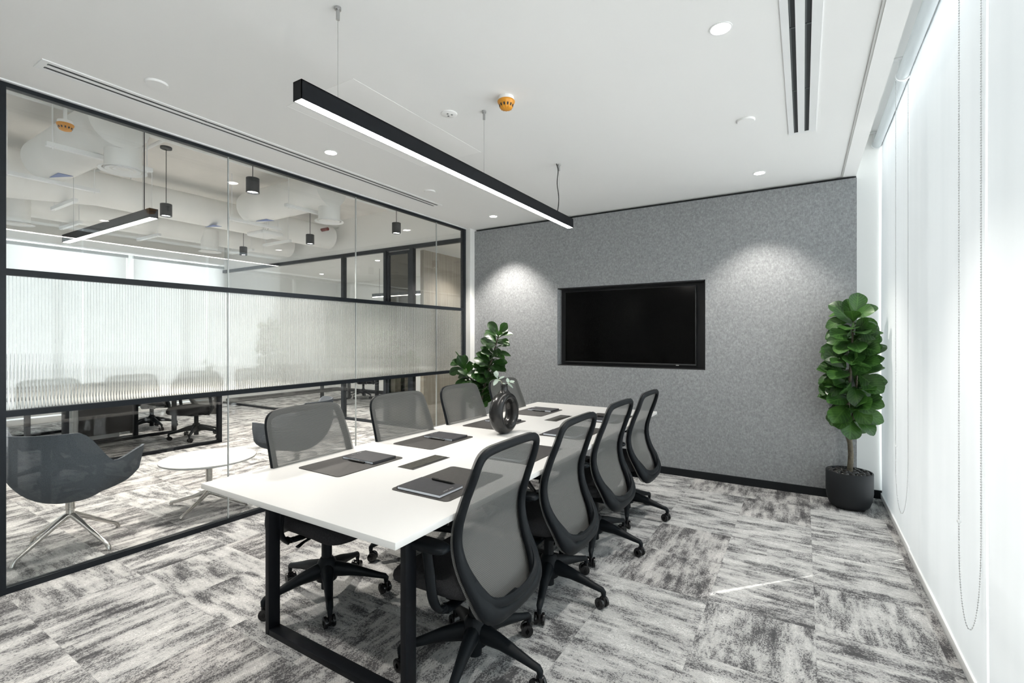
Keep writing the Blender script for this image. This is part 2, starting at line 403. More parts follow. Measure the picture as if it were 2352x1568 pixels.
# frames of the glazed fronts opposite
ff = G()
ff.box(-11.0, XG - .06, 5.70, 5.76, 2.885, 2.945).box(-11.0, -5.37, 5.70, 5.76, 0, .04).box(-5.35, XG - .06, 5.70, 5.76, 0, .04)
for x0, x1 in ((-7.05, -6.985), (-5.99, -5.93), (-5.40, -5.33)): ff.box(x0, x1, 5.69, 5.76, 0, 2.9)
fronto = struct(ff.build('wall_office_glazing', M['frameblack'], smooth=0))
for a, b in ((-11.0, -9.7), (-9.7, -8.4), (-8.4, -7.05), (-6.985, -5.99), (-5.33, XG - .07)):
    struct(G().box(a + .003, b - .003, 5.726, 5.736, .04, 2.885).build('glass_pane', M['glass'], fronto, smooth=0))
# framed glass door; a dark tint stands in for its reflections
dd = G()
for x0, x1 in ((-5.925, -5.875), (-5.455, -5.405)): dd.box(x0, x1, 5.71, 5.75, .01, 2.87)
dd.box(-5.925, -5.405, 5.71, 5.75, 2.82, 2.87).box(-5.925, -5.405, 5.71, 5.75, .01, .08)
d1 = struct(dd.build('door_1', M['frameblack'], smooth=0))
struct(G().box(-5.875, -5.455, 5.724, 5.736, .08, 2.82).build('door_pane', M['reflectionglass'], d1, smooth=0))
struct(G().cyl((-4.98, 6.9, .98), (-4.98, 6.9, 1.92), .016).build('door_pull', M['black'], struct(G().box(-5.19, -4.3, 6.955, 6.995, 0, 2.3).build('door_2', M['paint'], smooth=0)), smooth=40))
# office window wall (white roller blinds filling it)
struct(G().box(-11.3, -11.05, -3.2, 5.72, 0, .1).box(-11.3, -11.2, -3.2, 5.72, 3.0, 3.1).build('wall_office_left', M['paint'], smooth=0))
for i, y in enumerate((-3.2, -1.4, .4, 2.2, 4.0)):
    w = G().box(-11.28, -11.14, y, y + .12, .1, 3.05).box(-11.24, -11.18, y + .12, y + 1.72, .1, .16).box(-11.28, -11.14, y + 1.64, y + 1.72, .1, 3.05)
    wo = struct(w.build('window_%d' % (i + 6), M['paint'], smooth=0))
    struct(G().box(-11.215, -11.205, y + .12, y + 1.64, .16, 3.0).build('window_pane', M['glass'], wo, smooth=0))
    br = empty('roller_blind', (-11.02, y + .9, 0)); 
    tag(br, 'white roller blind on the office window across, %s' % ['out of sight beyond the partition post', 'beside the first office column', 'third from the glazed meeting rooms', 'second from the glazed meeting rooms', 'next to the glazed meeting rooms'][i], 'blind', 'office window blinds')
    G().box(-.004, .0, -.84, .84, .16, 2.98).build('fabric', M['blind2'], br, smooth=0)
    G().cyl((0.02, -.86, 3.0), (0.02, .86, 3.0), .03).build('roller_tube', M['alu'], br)
    G().rbox(-.012, .01, -.84, .84, .13, .165, .004).build('bottom_rail', M['whitemetal'], br)

# ------------------------------------------------------------------ mesh chair
def make_chair(name):
    root = empty(name)
    # 5-star base: hub, legs with twin-wheel casters
    G().lathe([(.055,.10),(.06,.13),(.058,.17),(.046,.205),(.032,.222)], 24).build('hub', M['plastic'], root)
    G().lathe([(.030,.05),(.030,.20),(.028,.22),(.028,.335),(.04,.34)], 20).build('gas_column', M['plastic'], root)
    for k in range(5):
        a = math.radians(-90 + 72 * k); d = Vector((math.cos(a), math.sin(a), 0))
        L = G()
        pp = [(d * r + Vector((0,0,z))) for r, z in ((.02,.155),(.06,.153),(.14,.142),(.22,.122),(.29,.104),(.318,.098),(.326,.088),(.327,.066))]
        L.tube(pp, [(.036,.044),(.034,.042),(.026,.031),(.021,.022),(.018,.016),(.017,.015),(.013,.015),(.011,.012)], 12, ref=(0,0,1))
        leg = L.build('leg', M['plastic'], root)
        ca = a + random.uniform(-.9, .9) + PI / 2
        ax = Vector((math.cos(ca), math.sin(ca), 0)); tr = Vector((-ax.y, ax.x, 0)) * .012
        c0 = d * .327 + Vector((0,0,.030)) + tr
        W = G()
        for s in (-1, 1):
            q = [(.010,.023),(.013,.0285),(.020,.030),(.026,.0285),(.0275,.022),(.0275,.010),(.026,.0)]
            W.tube([c0 + ax * (s * t) for t, r in q], [max(r, .001) for t, r in q], 20)
        W.tube([c0 - ax * .011, c0 + ax * .011], [.021, .021], 16)
        W.tube([d * .327 + Vector((0,0,.035)), d * .327 + Vector((0,0,.075))], [.011, .010], 12)
        W.build('caster', M['wheel'], leg)
    # mechanism under seat
    m = G().rbox(-.10, .10, -.16, .14, .335, .395, .015).rbox(-.055, .055, -.235, -.10, .325, .372, .012)
    m.tube([(.09,.06,.365),(.2,.075,.36),(.245,.085,.352)], [(.007,.007),(.007,.007),(.014,.006)], 8)
    m.rbox(-.15, .15, -.03, .05, .345, .372, .008)
    m.build('seat_mechanism', M['plastic'], root)
    # seat
    S = G(); n = 48; R = []
    def ring(sc, z, dz):
        out = []
        for k in range(n):
            t = 2 * PI * k / n; e = .42
            x = .248 * sc * math.copysign(abs(math.cos(t)) ** e, math.cos(t)); y = .088 + .230 * sc * math.copysign(abs(math.sin(t)) ** e, math.sin(t))
            f = max(0, (y - .12) / .18); out.append((x, y, z - .038 * f * f * dz + .012 * (x / .25) ** 2 * dz))
        return out
    for sc, z, dz in ((.3,.392,.4),(.80,.392,.6),(.93,.400,.8),(.985,.418,1),(1.0,.438,1),(.985,.456,1),(.94,.468,1),(.80,.475,1),(.4,.473,.8),(.05,.472,.6)): R.append(ring(sc, z, dz))
    S.rings(R); S.build('seat', M['seat'], root, smooth=60)
    # back frame
    half = [(0,-.222,.345,.030,.018),(.085,-.220,.347,.031,.019),(.150,-.213,.357,.036,.024),(.194,-.200,.390,.042,.028),(.220,-.168,.458,.036,.025),
            (.238,-.120,.545,.027,.021),(.246,-.097,.63,.022,.018),(.247,-.100,.71,.020,.017),(.245,-.130,.81,.019,.016),(.239,-.165,.90,.019,.015),
            (.232,-.183,.955,.019,.014),(.214,-.192,.987,.0195,.014),(.172,-.196,1.003,.019,.013),(.09,-.199,1.008,.018,.013)]
    loop = half + [(0,-.2,1.009,.018,.013)] + [(-x, y, z, a, b) for x, y, z, a, b in reversed(half[1:])]
    lp = smooth_path(loop, 4, True)
    bf = G().tube([p[:3] for p in lp], [(p[3], p[4]) for p in lp], 12, closed=True, ref=(0,1,.12)).build('back_frame', M['plastic'], root, smooth=60)
    # inner lower lip of the mesh carrier
    lip = smooth_path([(-.228,-.158,.50),(-.211,-.187,.462),(-.176,-.209,.418),(-.095,-.226,.392),(0,-.231,.387),(.095,-.226,.392),(.176,-.209,.418),(.211,-.187,.462),(.228,-.158,.50)], 3)
    G().tube(lip, [(.020,.012)] * len(lip), 8, ref=(0,1,0)).build('lip', M['plastic'], bf)
    rows = smooth_path(half[2:] + [(.05,-.199,1.0085,.018,.013)], 3)
    edge = []
    for j, r_ in enumerate(rows):
        q0, q1 = rows[max(0, j - 1)], rows[min(len(rows) - 1, j + 1)]
        tx, tz = q1[0] - q0[0], q1[2] - q0[2]; l_ = math.hypot(tx, tz) or 1
        edge.append((r_[0] + tz / l_ * r_[3] * .96, r_[1] + r_[4] + .0025, r_[2] - tx / l_ * r_[3] * .96))
    mp = G()
    def fn(u, v):
        i = v * (len(edge) - 1); j = min(int(i), len(edge) - 2); t = i - j
        x, y, z = [edge[j][q] * (1 - t) + edge[j + 1][q] * t for q in range(3)]
        s = 2 * u - 1; zz = min(1, max(0, (1.0 - z) / .5))
        return (s * x, y - .012 * (1 - s * s) * zz, z)
    mp.grid(fn, 14, len(edge) - 1)
    mp.build('backrest', M['mesh'], root, smooth=80, recalc=False)
    # armrests
    for s in (-1, 1):
        A = G(); pth = smooth_path([(.11,-.01,.352),(.19,-.01,.352),(.255,-.005,.372),(.285,.0,.43),(.287,.012,.52),(.287,.03,.622)], 3)
        A.tube([(s * p[0], p[1], p[2]) for p in pth], [(.024,.014)] * len(pth), 10, ref=(s, 0, .3))
        arm = A.build('armrest', M['plastic'], root)
        Pd = G(); n = 28; Rr = []
        for sc, z in ((.86,.618),(.97,.622),(1,.632),(.97,.642),(.85,.647),(.3,.648)):
            Rr.append([(s * .287 + .043 * sc * math.copysign(abs(math.cos(t)) ** .6, math.cos(t)), .045 + .125 * sc * math.copysign(abs(math.sin(t)) ** .6, math.sin(t)), z) for t in [2 * PI * k / n for k in range(n)]])
        Pd.rings(Rr); Pd.build('arm_pad', M['plastic'], arm, smooth=60)
    return root

def raise_chair(c, dz):
    for ch in c.children:
        if ch.name.split('.')[0] in ('seat', 'seat_mechanism', 'back_frame', 'backrest', 'armrest'): ch.location.z += dz

proto = make_chair('office_chair')
rl = ['nearest black mesh chair seen from behind, at the near right corner of the table', 'second black mesh chair from the camera on the window side of the table',
      'third black mesh chair from the camera on the window side of the table', 'black mesh chair on the window side of the table, closest to the felt wall']
ll = ['grey mesh chair across the near left table corner, before the round coffee table', 'grey mesh chair on the glass side of the table, second from the camera',
      'grey mesh chair on the glass side, third from the camera, by the twin-branched fig', 'grey mesh chair on the glass side closest to the felt wall, behind the ring vase']
ci = 0
for i, (x, y, r) in enumerate([(-1.245, 1.725, .0), (-1.24, 2.435, .01), (-1.245, 3.15, -.01), (-1.245, 3.86, .0)]):
    c = proto if ci == 0 else copy_tree(proto); ci += 1
    c.location = (x, y, 0); c.rotation_euler.z = PI / 2 + r
    tag(c, rl[i], 'chair', 'conference chairs')
for i, (x, y, r) in enumerate([(-2.285, 1.748, .02), (-2.285, 2.478, -.05), (-2.285, 3.20, .0), (-2.285, 3.89, .0)]):
    c = copy_tree(proto); raise_chair(c, .035)
    c.location = (x, y, 0); c.rotation_euler.z = -PI / 2 + r
    tag(c, ll[i], 'chair', 'conference chairs')
for i, (x, y, r, lb) in enumerate([(-7.5, 3.52, PI + .25, 'dark task chair tucked under the black-framed office desk'), (-8.85, 3.50, PI - .3, 'dark task chair further back between the office desks'),
                                   (-8.95, 1.35, .5, 'dark task chair at the desk with the white pedestal'), (-9.1, 8.0, PI - .5, 'dark task chair inside the glazed meeting room')]):
    c = copy_tree(proto); c.location = (x, y, 0); c.rotation_euler.z = r
    tag(c, lb, 'chair', 'office task chairs')

# ------------------------------------------------------------------ conference table
TX0, TX1, TY0, TY1, TZ = -2.425, -1.163, 1.158, 4.50, .765
tb = empty('conference_table', ((TX0 + TX1) / 2, (TY0 + TY1) / 2, 0))
tag(tb, 'long white conference table on black steel loop legs, set with desk mats', 'table')
cx, cy = tb.location.x, tb.location.y
G().rbox(TX0 - cx, TX1 - cx, TY0 - cy, TY1 - cy, TZ - .026, TZ, .0025).build('tabletop', M['tabletop'], tb, smooth=30)
def loop_leg(y0, y1, x0, x1, th, par, mat, zt=.739, name='leg'):
    """rectangular steel loop standing on the floor"""
    g = G().rbox(x0, x0 + th, y0, y1, 0, zt, .003).rbox(x1 - th, x1, y0, y1, 0, zt, .003).rbox(x0 + th, x1 - th, y0, y1, 0, th, .003).rbox(x0 + th, x1 - th, y0, y1, zt - th, zt, .003)
    return g.build(name, mat, par, smooth=30)
for y in (1.368, 2.79, 4.20): loop_leg(y - cy, y + .06 - cy, -2.252 - cx, -1.318 - cx, .03, tb, M['black'])
G().rbox(-2.1 - cx, -2.05 - cx, 1.43 - cy, 4.2 - cy, .70, .739, .003).rbox(-1.52 - cx, -1.47 - cx, 1.43 - cy, 4.2 - cy, .70, .739, .003).build('support_rail', M['black'], tb, smooth=30)
for y0, y1 in ((1.845, 2.148), (3.525, 3.84)):
    pb = G().rbox(-1.838 - cx, -1.726 - cx, y0 - cy, y1 - cy, TZ - .02, TZ + .0015, .001).build('power_box', M['deskdark'], tb)
    G().rbox(-1.836 - cx, -1.748 - cx, y0 + .002 - cy, y1 - .002 - cy, TZ + .001, TZ + .003, .0008).build('lid', M['smoked'], pb)
    G().rbox(-1.745 - cx, -1.739 - cx, y0 + .012 - cy, y1 - .012 - cy, TZ + .0012, TZ + .0025, .0005).build('cable_slot', M['pen'], pb)

# mats, notebooks and pens
def rrect(x0, x1, y0, y1, r, n=6):
    o = []
    for ccx, ccy, a0 in ((x1 - r, y1 - r, 0), (x0 + r, y1 - r, PI / 2), (x0 + r, y0 + r, PI), (x1 - r, y0 + r, 1.5 * PI)):
        o += [(ccx + r * math.cos(a0 + k * PI / 2 / n), ccy + r * math.sin(a0 + k * PI / 2 / n)) for k in range(n + 1)]
    return o
def make_mat():
    g = G(); o = rrect(-.165, .165, -.225, .225, .022)
    g.rings([[(x, y, 0) for x, y in o], [(x, y, .003) for x, y in o], [(x * .996, y * .996, .0036) for x, y in o]])
    return g.build('desk_mat', M['leather'], None, smooth=30)
def make_notebook():
    """spine along -x, pages showing on the other sides, cover print beside the +x edge"""
    r = empty('notebook')
    G().rbox(-.121, .1215, -.0815, .0815, .0016, .0124, .0006, 1).build('page_block', M['paper'], r, smooth=0)
    G().rbox(-.125, .124, -.083, .083, .0122, .014, .0006, 1).rbox(-.125, .124, -.083, .083, 0, .0018, .0006, 1).rbox(-.1255, -.1205, -.083, .083, .0, .014, .0012, 1).build('cover', M['cover'], r, smooth=0)
    t = G(); random.seed(3); y = -.036
    for k in range(14):
        if k in (7,): y += .006; continue
        h = .0042; w = random.choice((.0026, .0032, .0038))
        t.box(.104, .104 + h, y, y + .0008, .0140, .0142)
        if k % 3: t.box(.104, .1047, y, y + w, .0140, .0142)
        if k % 2: t.box(.1072, .1082, y, y + w, .0140, .0142)
        if k % 4 == 1: t.box(.104, .104 + h, y + w - .0008, y + w, .0140, .0142)
        y += w + .0016
    t.build('cover_lettering', M['ink'], r, smooth=0)
    return r
def make_pen():
    r = empty('pen')
    G().tube([(0,-.07,.0055),(0,-.066,.0055),(0,.045,.0055)], [.0042,.0052,.0052], 12).build('barrel', M['pen'], r)
    G().tube([(0,.045,.0055),(0,.062,.005),(0,.069,.0045)], [.0048,.0026,.0007], 12).build('tip', M['pen'], r)
    G().rbox(-.0016, .0016, -.068, -.03, .0102, .0118, .0005).build('clip', M['pen'], r)
    return r
mat0, nb0, pen0 = make_mat(), make_notebook(), make_pen()
seats = [('L', 1.78, 'before the nearest glass-side chair'), ('L', 2.455, 'before the second glass-side chair'), ('L', 3.19, 'behind the ring vase, glass side'), ('L', 3.895, 'at the felt wall end, glass side'),
         ('R', 1.78, 'before the nearest window-side chair'), ('R', 2.46, 'before the second window-side chair'), ('R', 3.19, 'before the third window-side chair'), ('R', 3.89, 'at the felt wall end, window side')]
for i, (sd, y, w) in enumerate(seats):
    m = mat0 if i == 0 else mat0.copy()
    nb = nb0 if i == 0 else copy_tree(nb0); pn = pen0 if i == 0 else copy_tree(pen0)
    if i: col.objects.link(m)
    jr = random.uniform(-.012, .012)
    if sd == 'L':
        m.location = (-2.105 + random.uniform(-.008, .008), y, TZ); m.rotation_euler.z = PI + jr
        nb.location = (-2.097, y + .105, TZ + .0036); nb.rotation_euler.z = PI + jr
        pn.location = (-2.10, y + .012, TZ + .0036); pn.rotation_euler.z = PI / 2
    else:
        m.location = (-1.43, y, TZ); m.rotation_euler.z = jr
        nb.location = (-1.44, y - .13, TZ + .0036); nb.rotation_euler.z = jr
        pn.location = (-1.42, y - .13 + .070, TZ + .0036 + .0142); pn.rotation_euler.z = -PI / 2 - .03
    tag(m, 'dark leather desk mat on the table, ' + w, 'desk mat', 'desk mats on the conference table')
    tag(nb, 'charcoal notebook on the mat ' + w, 'notebook', 'notebooks on the conference table')
    tag(pn, 'black pen beside the notebook ' + w, 'pen', 'pens on the conference table')

# ------------------------------------------------------------------ ring vase with eucalyptus
vx, vy = -1.835, 2.90
va = empty('ring_vase', (vx, vy, TZ)); tag(va, 'gunmetal ceramic ring vase with an open centre, holding a eucalyptus sprig', 'vase')
g = G(); ring_pts = []
N_ = 56
for k in range(N_):
    t = 2 * PI * k / N_; ring_pts.append((0, .1085 * math.sin(t), .150 - .117 * math.cos(t)))
R = []
for k, p in enumerate(ring_pts):
    t = 2 * PI * k / N_; nrm = Vector((0, math.sin(t) / .1085, -math.cos(t) / .117)).normalized(); rr = .034; tt = .054
    rg = []
    for j in range(24):
        a = 2 * PI * j / 24; q = Vector(p) + nrm * (rr * math.cos(a)) + Vector((1,0,0)) * (tt * math.sin(a)); q.z = max(q.z, .0015); rg.append(q)
    R.append(rg)
g.rings(R, close=True)
g.build('body', M['ceramic'], va, smooth=80)
G().lathe([(.050,.285),(.040,.297),(.030,.309),(.0255,.325),(.0255,.346),(.029,.353),(.027,.355),(.0225,.353),(.021,.32)], 28).build('neck', M['ceramic'], va, smooth=60)

def leaf(g, base, dirv, up, L, W, curl=.25, fold=.18, wave=.0, shape=.62, nu=6, nv=13, jit=None):
    """one leaf appended to g with UVs (u across, v along)"""
    d = Vector(dirv).normalized(); u = Vector(up); s = d.cross(u)
    if s.length < 1e-4: s = d.cross(Vector((1,0,0)))
    s.normalize(); u = s.cross(d).normalized(); rnd = random.uniform(0, 6)
    vs, fs = [], []
    for j in range(nv + 1):
        t = j / nv
        w = W * .5 * (max(0, math.sin(PI * t ** shape)) ** .62 if shape > .7 else (max(0.0, math.sin(PI * min(1, t ** (1 / .78)))) ** .55) * (.55 + .45 * t))
        if j == 0: w = W * .03
        if j == nv: w = W * .06
        c = Vector(base) + d * (L * (t - .12 * curl * t * t)) - u * (L * curl * t * t)
        for i in range(nu + 1):
            q = 2 * i / nu - 1
            off = abs(q) ** 1.5 * fold * w + wave * math.sin(t * 11 + rnd + (2 if q > 0 else 0)) * abs(q) * W
            vs.append(c + s * (q * w) + u * off); g.uv.append((i / nu, t))
    n0 = nu + 1
    for j in range(nv):
        for i in range(nu): fs.append((j*n0+i, j*n0+i+1, (j+1)*n0+i+1, (j+1)*n0+i))
    g.add(vs, fs)

random.seed(11)
eu = empty('eucalyptus_sprig', (vx, vy, TZ + .290)); tag(eu, 'pale grey green eucalyptus sprig standing in the ring vase', 'plant sprig')
st = G(); st.tube([(0,0,-.02),(.0,-.005,.05),(-.012,-.03,.09),(-.03,-.065,.115)], [.0022,.002,.0016,.001], 6); st.tube([(0,0,0),(.003,.01,.05),(.012,.035,.07),(.02,.055,.07)], [.002,.0018,.0014,.001], 6)
st.build('stem', pbr('sprig_stem', (.42,.40,.26), .7), eu)
lf = G()
for b, d, L, W in (((-.02,-.05,.105),(-.3,-.5,.9),.055,.038),((-.03,-.065,.115),(-.2,.5,.8),.06,.036),((-.02,-.04,.10),(.4,.9,.5),.055,.02),((-.02,-.055,.10),(.1,-1,-.5),.07,.03),
                   ((-.01,-.03,.09),(-.5,-.8,.2),.05,.028),((.0,.01,.05),(.6,.3,.4),.04,.03),((.01,.03,.065),(.4,.4,-.35),.055,.035),((.02,.05,.07),(.1,.8,.3),.05,.034),((.02,.055,.07),(.2,1,-.1),.05,.025),((.0,.0,.05),(-.4,.5,.6),.035,.026),((.01,.035,.07),(-.3,.3,.9),.04,.026)):
    leaf(lf, b, d, (.4,-.3,1), L, W, .15, .1, shape=.9, nu=4, nv=6)
lf.build('leaves', M['euca'], eu, smooth=80, recalc=False)

# ------------------------------------------------------------------ fiddle leaf figs
def pot_and_pebbles(root, r=.170, h=.31):
    prof = [(.0,.0)]; prof = [(r * .55, 0), (r * .72, .006), (r * .86, .03), (r * .95, .075), (r, .14), (r, h - .004), (r * .985, h), (r * .93, h), (r * .915, h - .006), (r * .915, h - .05)]
    p = G().lathe(prof, 48).build('pot', M['pot'], root, smooth=50)
    random.seed(5); pb = G()
    for k in range(95):
        a = random.uniform(0, 2 * PI); q = r * .86 * math.sqrt(random.random()); c = Vector((q * math.cos(a), q * math.sin(a), h - .020 + .018 * random.random()))
        sx, sy, sz = random.uniform(.017, .027), random.uniform(.013, .018), random.uniform(.009, .013); rz = random.uniform(0, PI)
        rings = []
        for la in (-80, -45, -10, 20, 50, 80):
            cl, sl = math.cos(math.radians(la)), math.sin(math.radians(la))
            rings.append([c + Vector((sx*cl*math.cos(t)*math.cos(rz) - sy*cl*math.sin(t)*math.sin(rz), sx*cl*math.cos(t)*math.sin(rz) + sy*cl*math.sin(t)*math.cos(rz), sz*sl)) for t in [2*PI*m/10 for m in range(10)]])
        pb.rings(rings)
    pb.lathe([(r * .9, h - .04), (.01, h - .035)], 32)
    tag(pb.build('pebbles', M['pebble'], root, smooth=60), kind='stuff')
fig = empty('fiddle_leaf_fig', (.335, 5.005, 0)); tag(fig, 'full fiddle leaf fig in a round charcoal pot in the corner by the windows', 'potted plant')
pot_and_pebbles(fig)
T = G()
T.tube(smooth_path([(.0,.0,.26),(.012,.005,.45),(-.004,.0,.65),(-.01,.005,.85),(.005,0,1.1),(.02,0,1.4),(.03,0,1.62)], 3), [.024 - .001 * k for k in range(19)], 10)
T.tube(smooth_path([(.006,.01,.55),(.02,.02,.66),(.03,.03,.8),(.05,.03,1.0),(.06,.02,1.3)], 3), [.016 - .0008 * k for k in range(13)], 8)
T.tube(smooth_path([(.01,.0,.52),(-.022,-.005,.64),(-.03,.0,.72),(-.06,.02,.95),(-.08,.02,1.2)], 3), [.016 - .0008 * k for k in range(13)], 8)
T.build('trunk', M['bark'], fig)
random.seed(21); F = G()
nl = 138
for k in range(nl):
    t = k / (nl - 1); z = .74 + .93 * t
    a = k * 2.399 + random.uniform(-.3, .3)
    core = .015 + .04 * math.sin(PI * min(1, t * 1.1)) 
    if a: pass
    cxk = .02 * t + .012
    el = random.uniform(-.7, .95) + (.6 if t > .93 else 0) + .15 * t
    L = random.uniform(.18, .245) * (1.0 if t < .62 else 1.12 - .3 * t); W = L * random.uniform(.72, .92)
    if t < .06: L *= .8; el -= .15
    ca = math.cos(a); sa = math.sin(a)
    d = Vector((ca * math.cos(el), sa * math.cos(el), math.sin(el)))
    W0 = W / L                     # keep clear of the wall and the blind beside it
    if d.y > 0: L = min(L, (.185 - core * sa - .03) / d.y)
    if d.x > 0: L = min(L, (.245 - core * ca - cxk - .02) / d.x)
    if L < .06: continue
    W = L * min(.95, W0 * (1 + .5 * max(0, .2 - L) / .2))
    leaf(F, (cxk + core * ca, core * sa, z), d, (random.uniform(-.9,.5), -.7 + random.uniform(-.7,.5), .8), L, W, random.uniform(.12, .42), .22, .018)
F.build('foliage', M['leaf'], fig, smooth=80, recalc=False)

fig2 = empty('fiddle_leaf_fig', (-3.22, 4.55, 0)); tag(fig2, 'dark twin-branched fiddle leaf fig rising behind the table by the glass partition', 'potted plant')
pot_and_pebbles(fig2)
B1 = smooth_path([(0,0,.26),(.0,.0,.5),(-.03,0,.75),(-.12,-.01,.98),(-.25,-.02,1.14)], 4)
B2 = smooth_path([(0,0,.4),(.02,0,.7),(.10,0,.98),(.17,0,1.2),(.28,-.01,1.50)], 4)
T = G(); T.tube(B1, [.022 - .0009 * k for k in range(len(B1))], 9); T.tube(B2, [.019 - .0008 * k for k in range(len(B2))], 9); T.build('trunk', M['bark'], fig2)
random.seed(33); F = G(); ka = 0
for br, t0, nlv in ((B1, .38, 44), (B2, .34, 62)):
    for k in range(nlv):
        t = t0 + (1 - t0) * k / (nlv - 1); i = min(int(t * (len(br) - 1)), len(br) - 2); fr_ = t * (len(br) - 1) - i
        b = Vector(br[i]).lerp(Vector(br[i + 1]), fr_); ax = (Vector(br[i + 1]) - Vector(br[i])).normalized()
        ka += 1; a = ka * 2.399; e1 = ax.cross(Vector((0,1,0))).normalized(); e2 = ax.cross(e1)
        el = random.uniform(.1, .75) + (.5 if k > nlv - 4 else 0)
        d = (e1 * math.cos(a) + e2 * math.sin(a)) * math.cos(el) + ax * math.sin(el)
        L = random.uniform(.16, .235) * (1.05 - .3 * (k / nlv)); W = L * random.uniform(.62, .85)
        if b.x + fig2.location.x + d.x * L < -3.76: L *= .5; W *= .7
        leaf(F, b + d * .012, d, (random.uniform(-.3,.9), -.6 + random.uniform(-.6,.5), .8), L, W, random.uniform(.1, .5), .3, .025)
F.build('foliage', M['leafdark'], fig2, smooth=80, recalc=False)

# ------------------------------------------------------------------ television
tv = empty('television', (-1.715, 5.335, 1.16)); tag(tv, 'large black switched-off television set inside the felt wall niche', 'television')
G().rbox(-.755, .755, -.055, -.01, .0, .845, .004).build('housing', M['niche'], tv)
G().box(-.745, .745, -.0565, -.054, .014, .836).build('screen', M['screen'], tv, smooth=0)
G().rbox(-.756, .756, -.057, -.05, -.002, .009, .001).build('lower_bezel', pbr('satin_bezel', (.03,.03,.032), .3), tv)
G().box(.55, .58, -.06, -.055, -.008, .0).build('sensor', M['steel'], tv, smooth=0)

# ------------------------------------------------------------------ linear pendant
lx, ly0, ly1, lz = -1.735, 1.188, 3.822, 2.405
lp_ = empty('linear_pendant', (lx, (ly0 + ly1) / 2, lz)); tag(lp_, 'long black linear pendant with glowing underside above the conference table', 'pendant light')
hl = (ly1 - ly0) / 2
G().box(-.027, .027, -hl, -hl + .003, 0, .078).box(-.027, .027, hl - .003, hl, 0, .078).box(-.027, -.024, -hl, hl, 0, .078).box(.024, .027, -hl, hl, 0, .078).box(-.027, .027, -hl, hl, .074, .078).build('housing', M['black'], lp_, smooth=0)
G().box(-.0235, .0235, -hl + .004, hl - .004, .001, .006).build('diffuser', M['lamp'], lp_, smooth=0)
my = (ly0 + ly1) / 2
for y in (1.392, 2.516, 3.615):
    cb = G().cyl((-.01, y - my, .078), (-.01, y - my, H - lz - .05), .0012, n=6).build('suspension_cable', M['steel'], lp_)
    G().cyl((-.01, y - my, H - lz - .055), (-.01, y - my, H - lz - .012), .008, n=10).lathe([(.014, H - lz - .012), (.014, H - lz)], 12, (-.01, y - my, 0)).build('ceiling_grip', M['steel'], cb)
pw = smooth_path([(-.02, 3.60 - my, .078), (-.006, 3.603 - my, .2), (-.02, 3.6 - my, .33), (-.012, 3.60 - my, .44), (-.022, 3.59 - my, H - lz)], 5)
G().tube(pw, .0038, 8).build('power_cord', M['pen'], lp_)

# ------------------------------------------------------------------ downlights, covers, detectors, slots
def downlight(x, y, z=H, r=.044):
    o = empty('downlight', (x, y, z))
    G().lathe([(r + .006, 0), (r + .006, -.003), (r, -.004), (r - .001, .0)], 32, cap=False).build('trim_ring', M['whitemetal'], o)
    G().lathe([(r - .001, -.002), (.001, -.0025)], 32).build('lamp_face', M['spot'], o)
    return o
def spot(x, y, z, power, size=95, blend=.6, c=(1,.95,.88), rad=.04, rot=(0,0,0)):
    l = bpy.data.lights.new('downlight_beam', 'SPOT'); l.energy = power; l.spot_size = math.radians(size); l.spot_blend = blend; l.color = c; l.shadow_soft_size = rad
    o = bpy.data.objects.new('downlight_beam', l); o.location = (x, y, z); o.rotation_euler = rot; col.objects.link(o); return o
SP = 66
for x, y, w in ((-.331, 2.42, 'on the window side nearer the camera'), (-3.157, 2.452, 'on the glass side nearer the camera'), (-3.16, 4.75, 'on the glass side near the felt wall'), (-.331, 4.72, 'on the window side near the felt wall')):
    tag(downlight(x, y), 'round recessed ceiling downlight ' + w, 'downlight', 'meeting room downlights')
    spot(x, y, H - .012, SP if x > -1 else 115, 92, .55)
for x in (-.331, -3.157):
    spot(x, .1, H - .012, SP if x > -1 else 110, 92, .55); tag(downlight(x, .1), 'round recessed ceiling downlight out of frame behind the camera, %s side' % ('window' if x > -1 else 'glass'), 'downlight', 'meeting room downlights')
for x, y, w in ((-3.145, 1.268, 'above the glass side, nearest the camera'), (-.328, 3.53, 'between the right-hand downlights'), (-3.157, 3.61, 'between the glass side downlights')):
    o = G().lathe([(.056, 0), (.056, -.006), (.052, -.011), (.001, -.012)], 32).build('sprinkler_cover', M['ceiling'], loc=(x, y, H))
    tag(o, 'small white round sprinkler cover plate on the ceiling ' + w, 'sprinkler cover', 'ceiling cover plates')
o = empty('alarm_sounder', (-1.957, 2.427, H)); tag(o, 'flat white ceiling disc with three small holes above the linear pendant', 'ceiling sensor')
G().lathe([(.052, 0), (.052, -.004), (.046, -.008), (.001, -.008)], 32).build('disc', M['ceiling'], o)
G().cyl((.015,.008,-.0085), (.015,.008,-.007), .007, n=12).cyl((-.015,.01,-.0085), (-.015,.01,-.007), .007, n=12).cyl((0,-.016,-.0085), (0,-.016,-.007), .007, n=12).build('holes', M['slotgrey'], o)
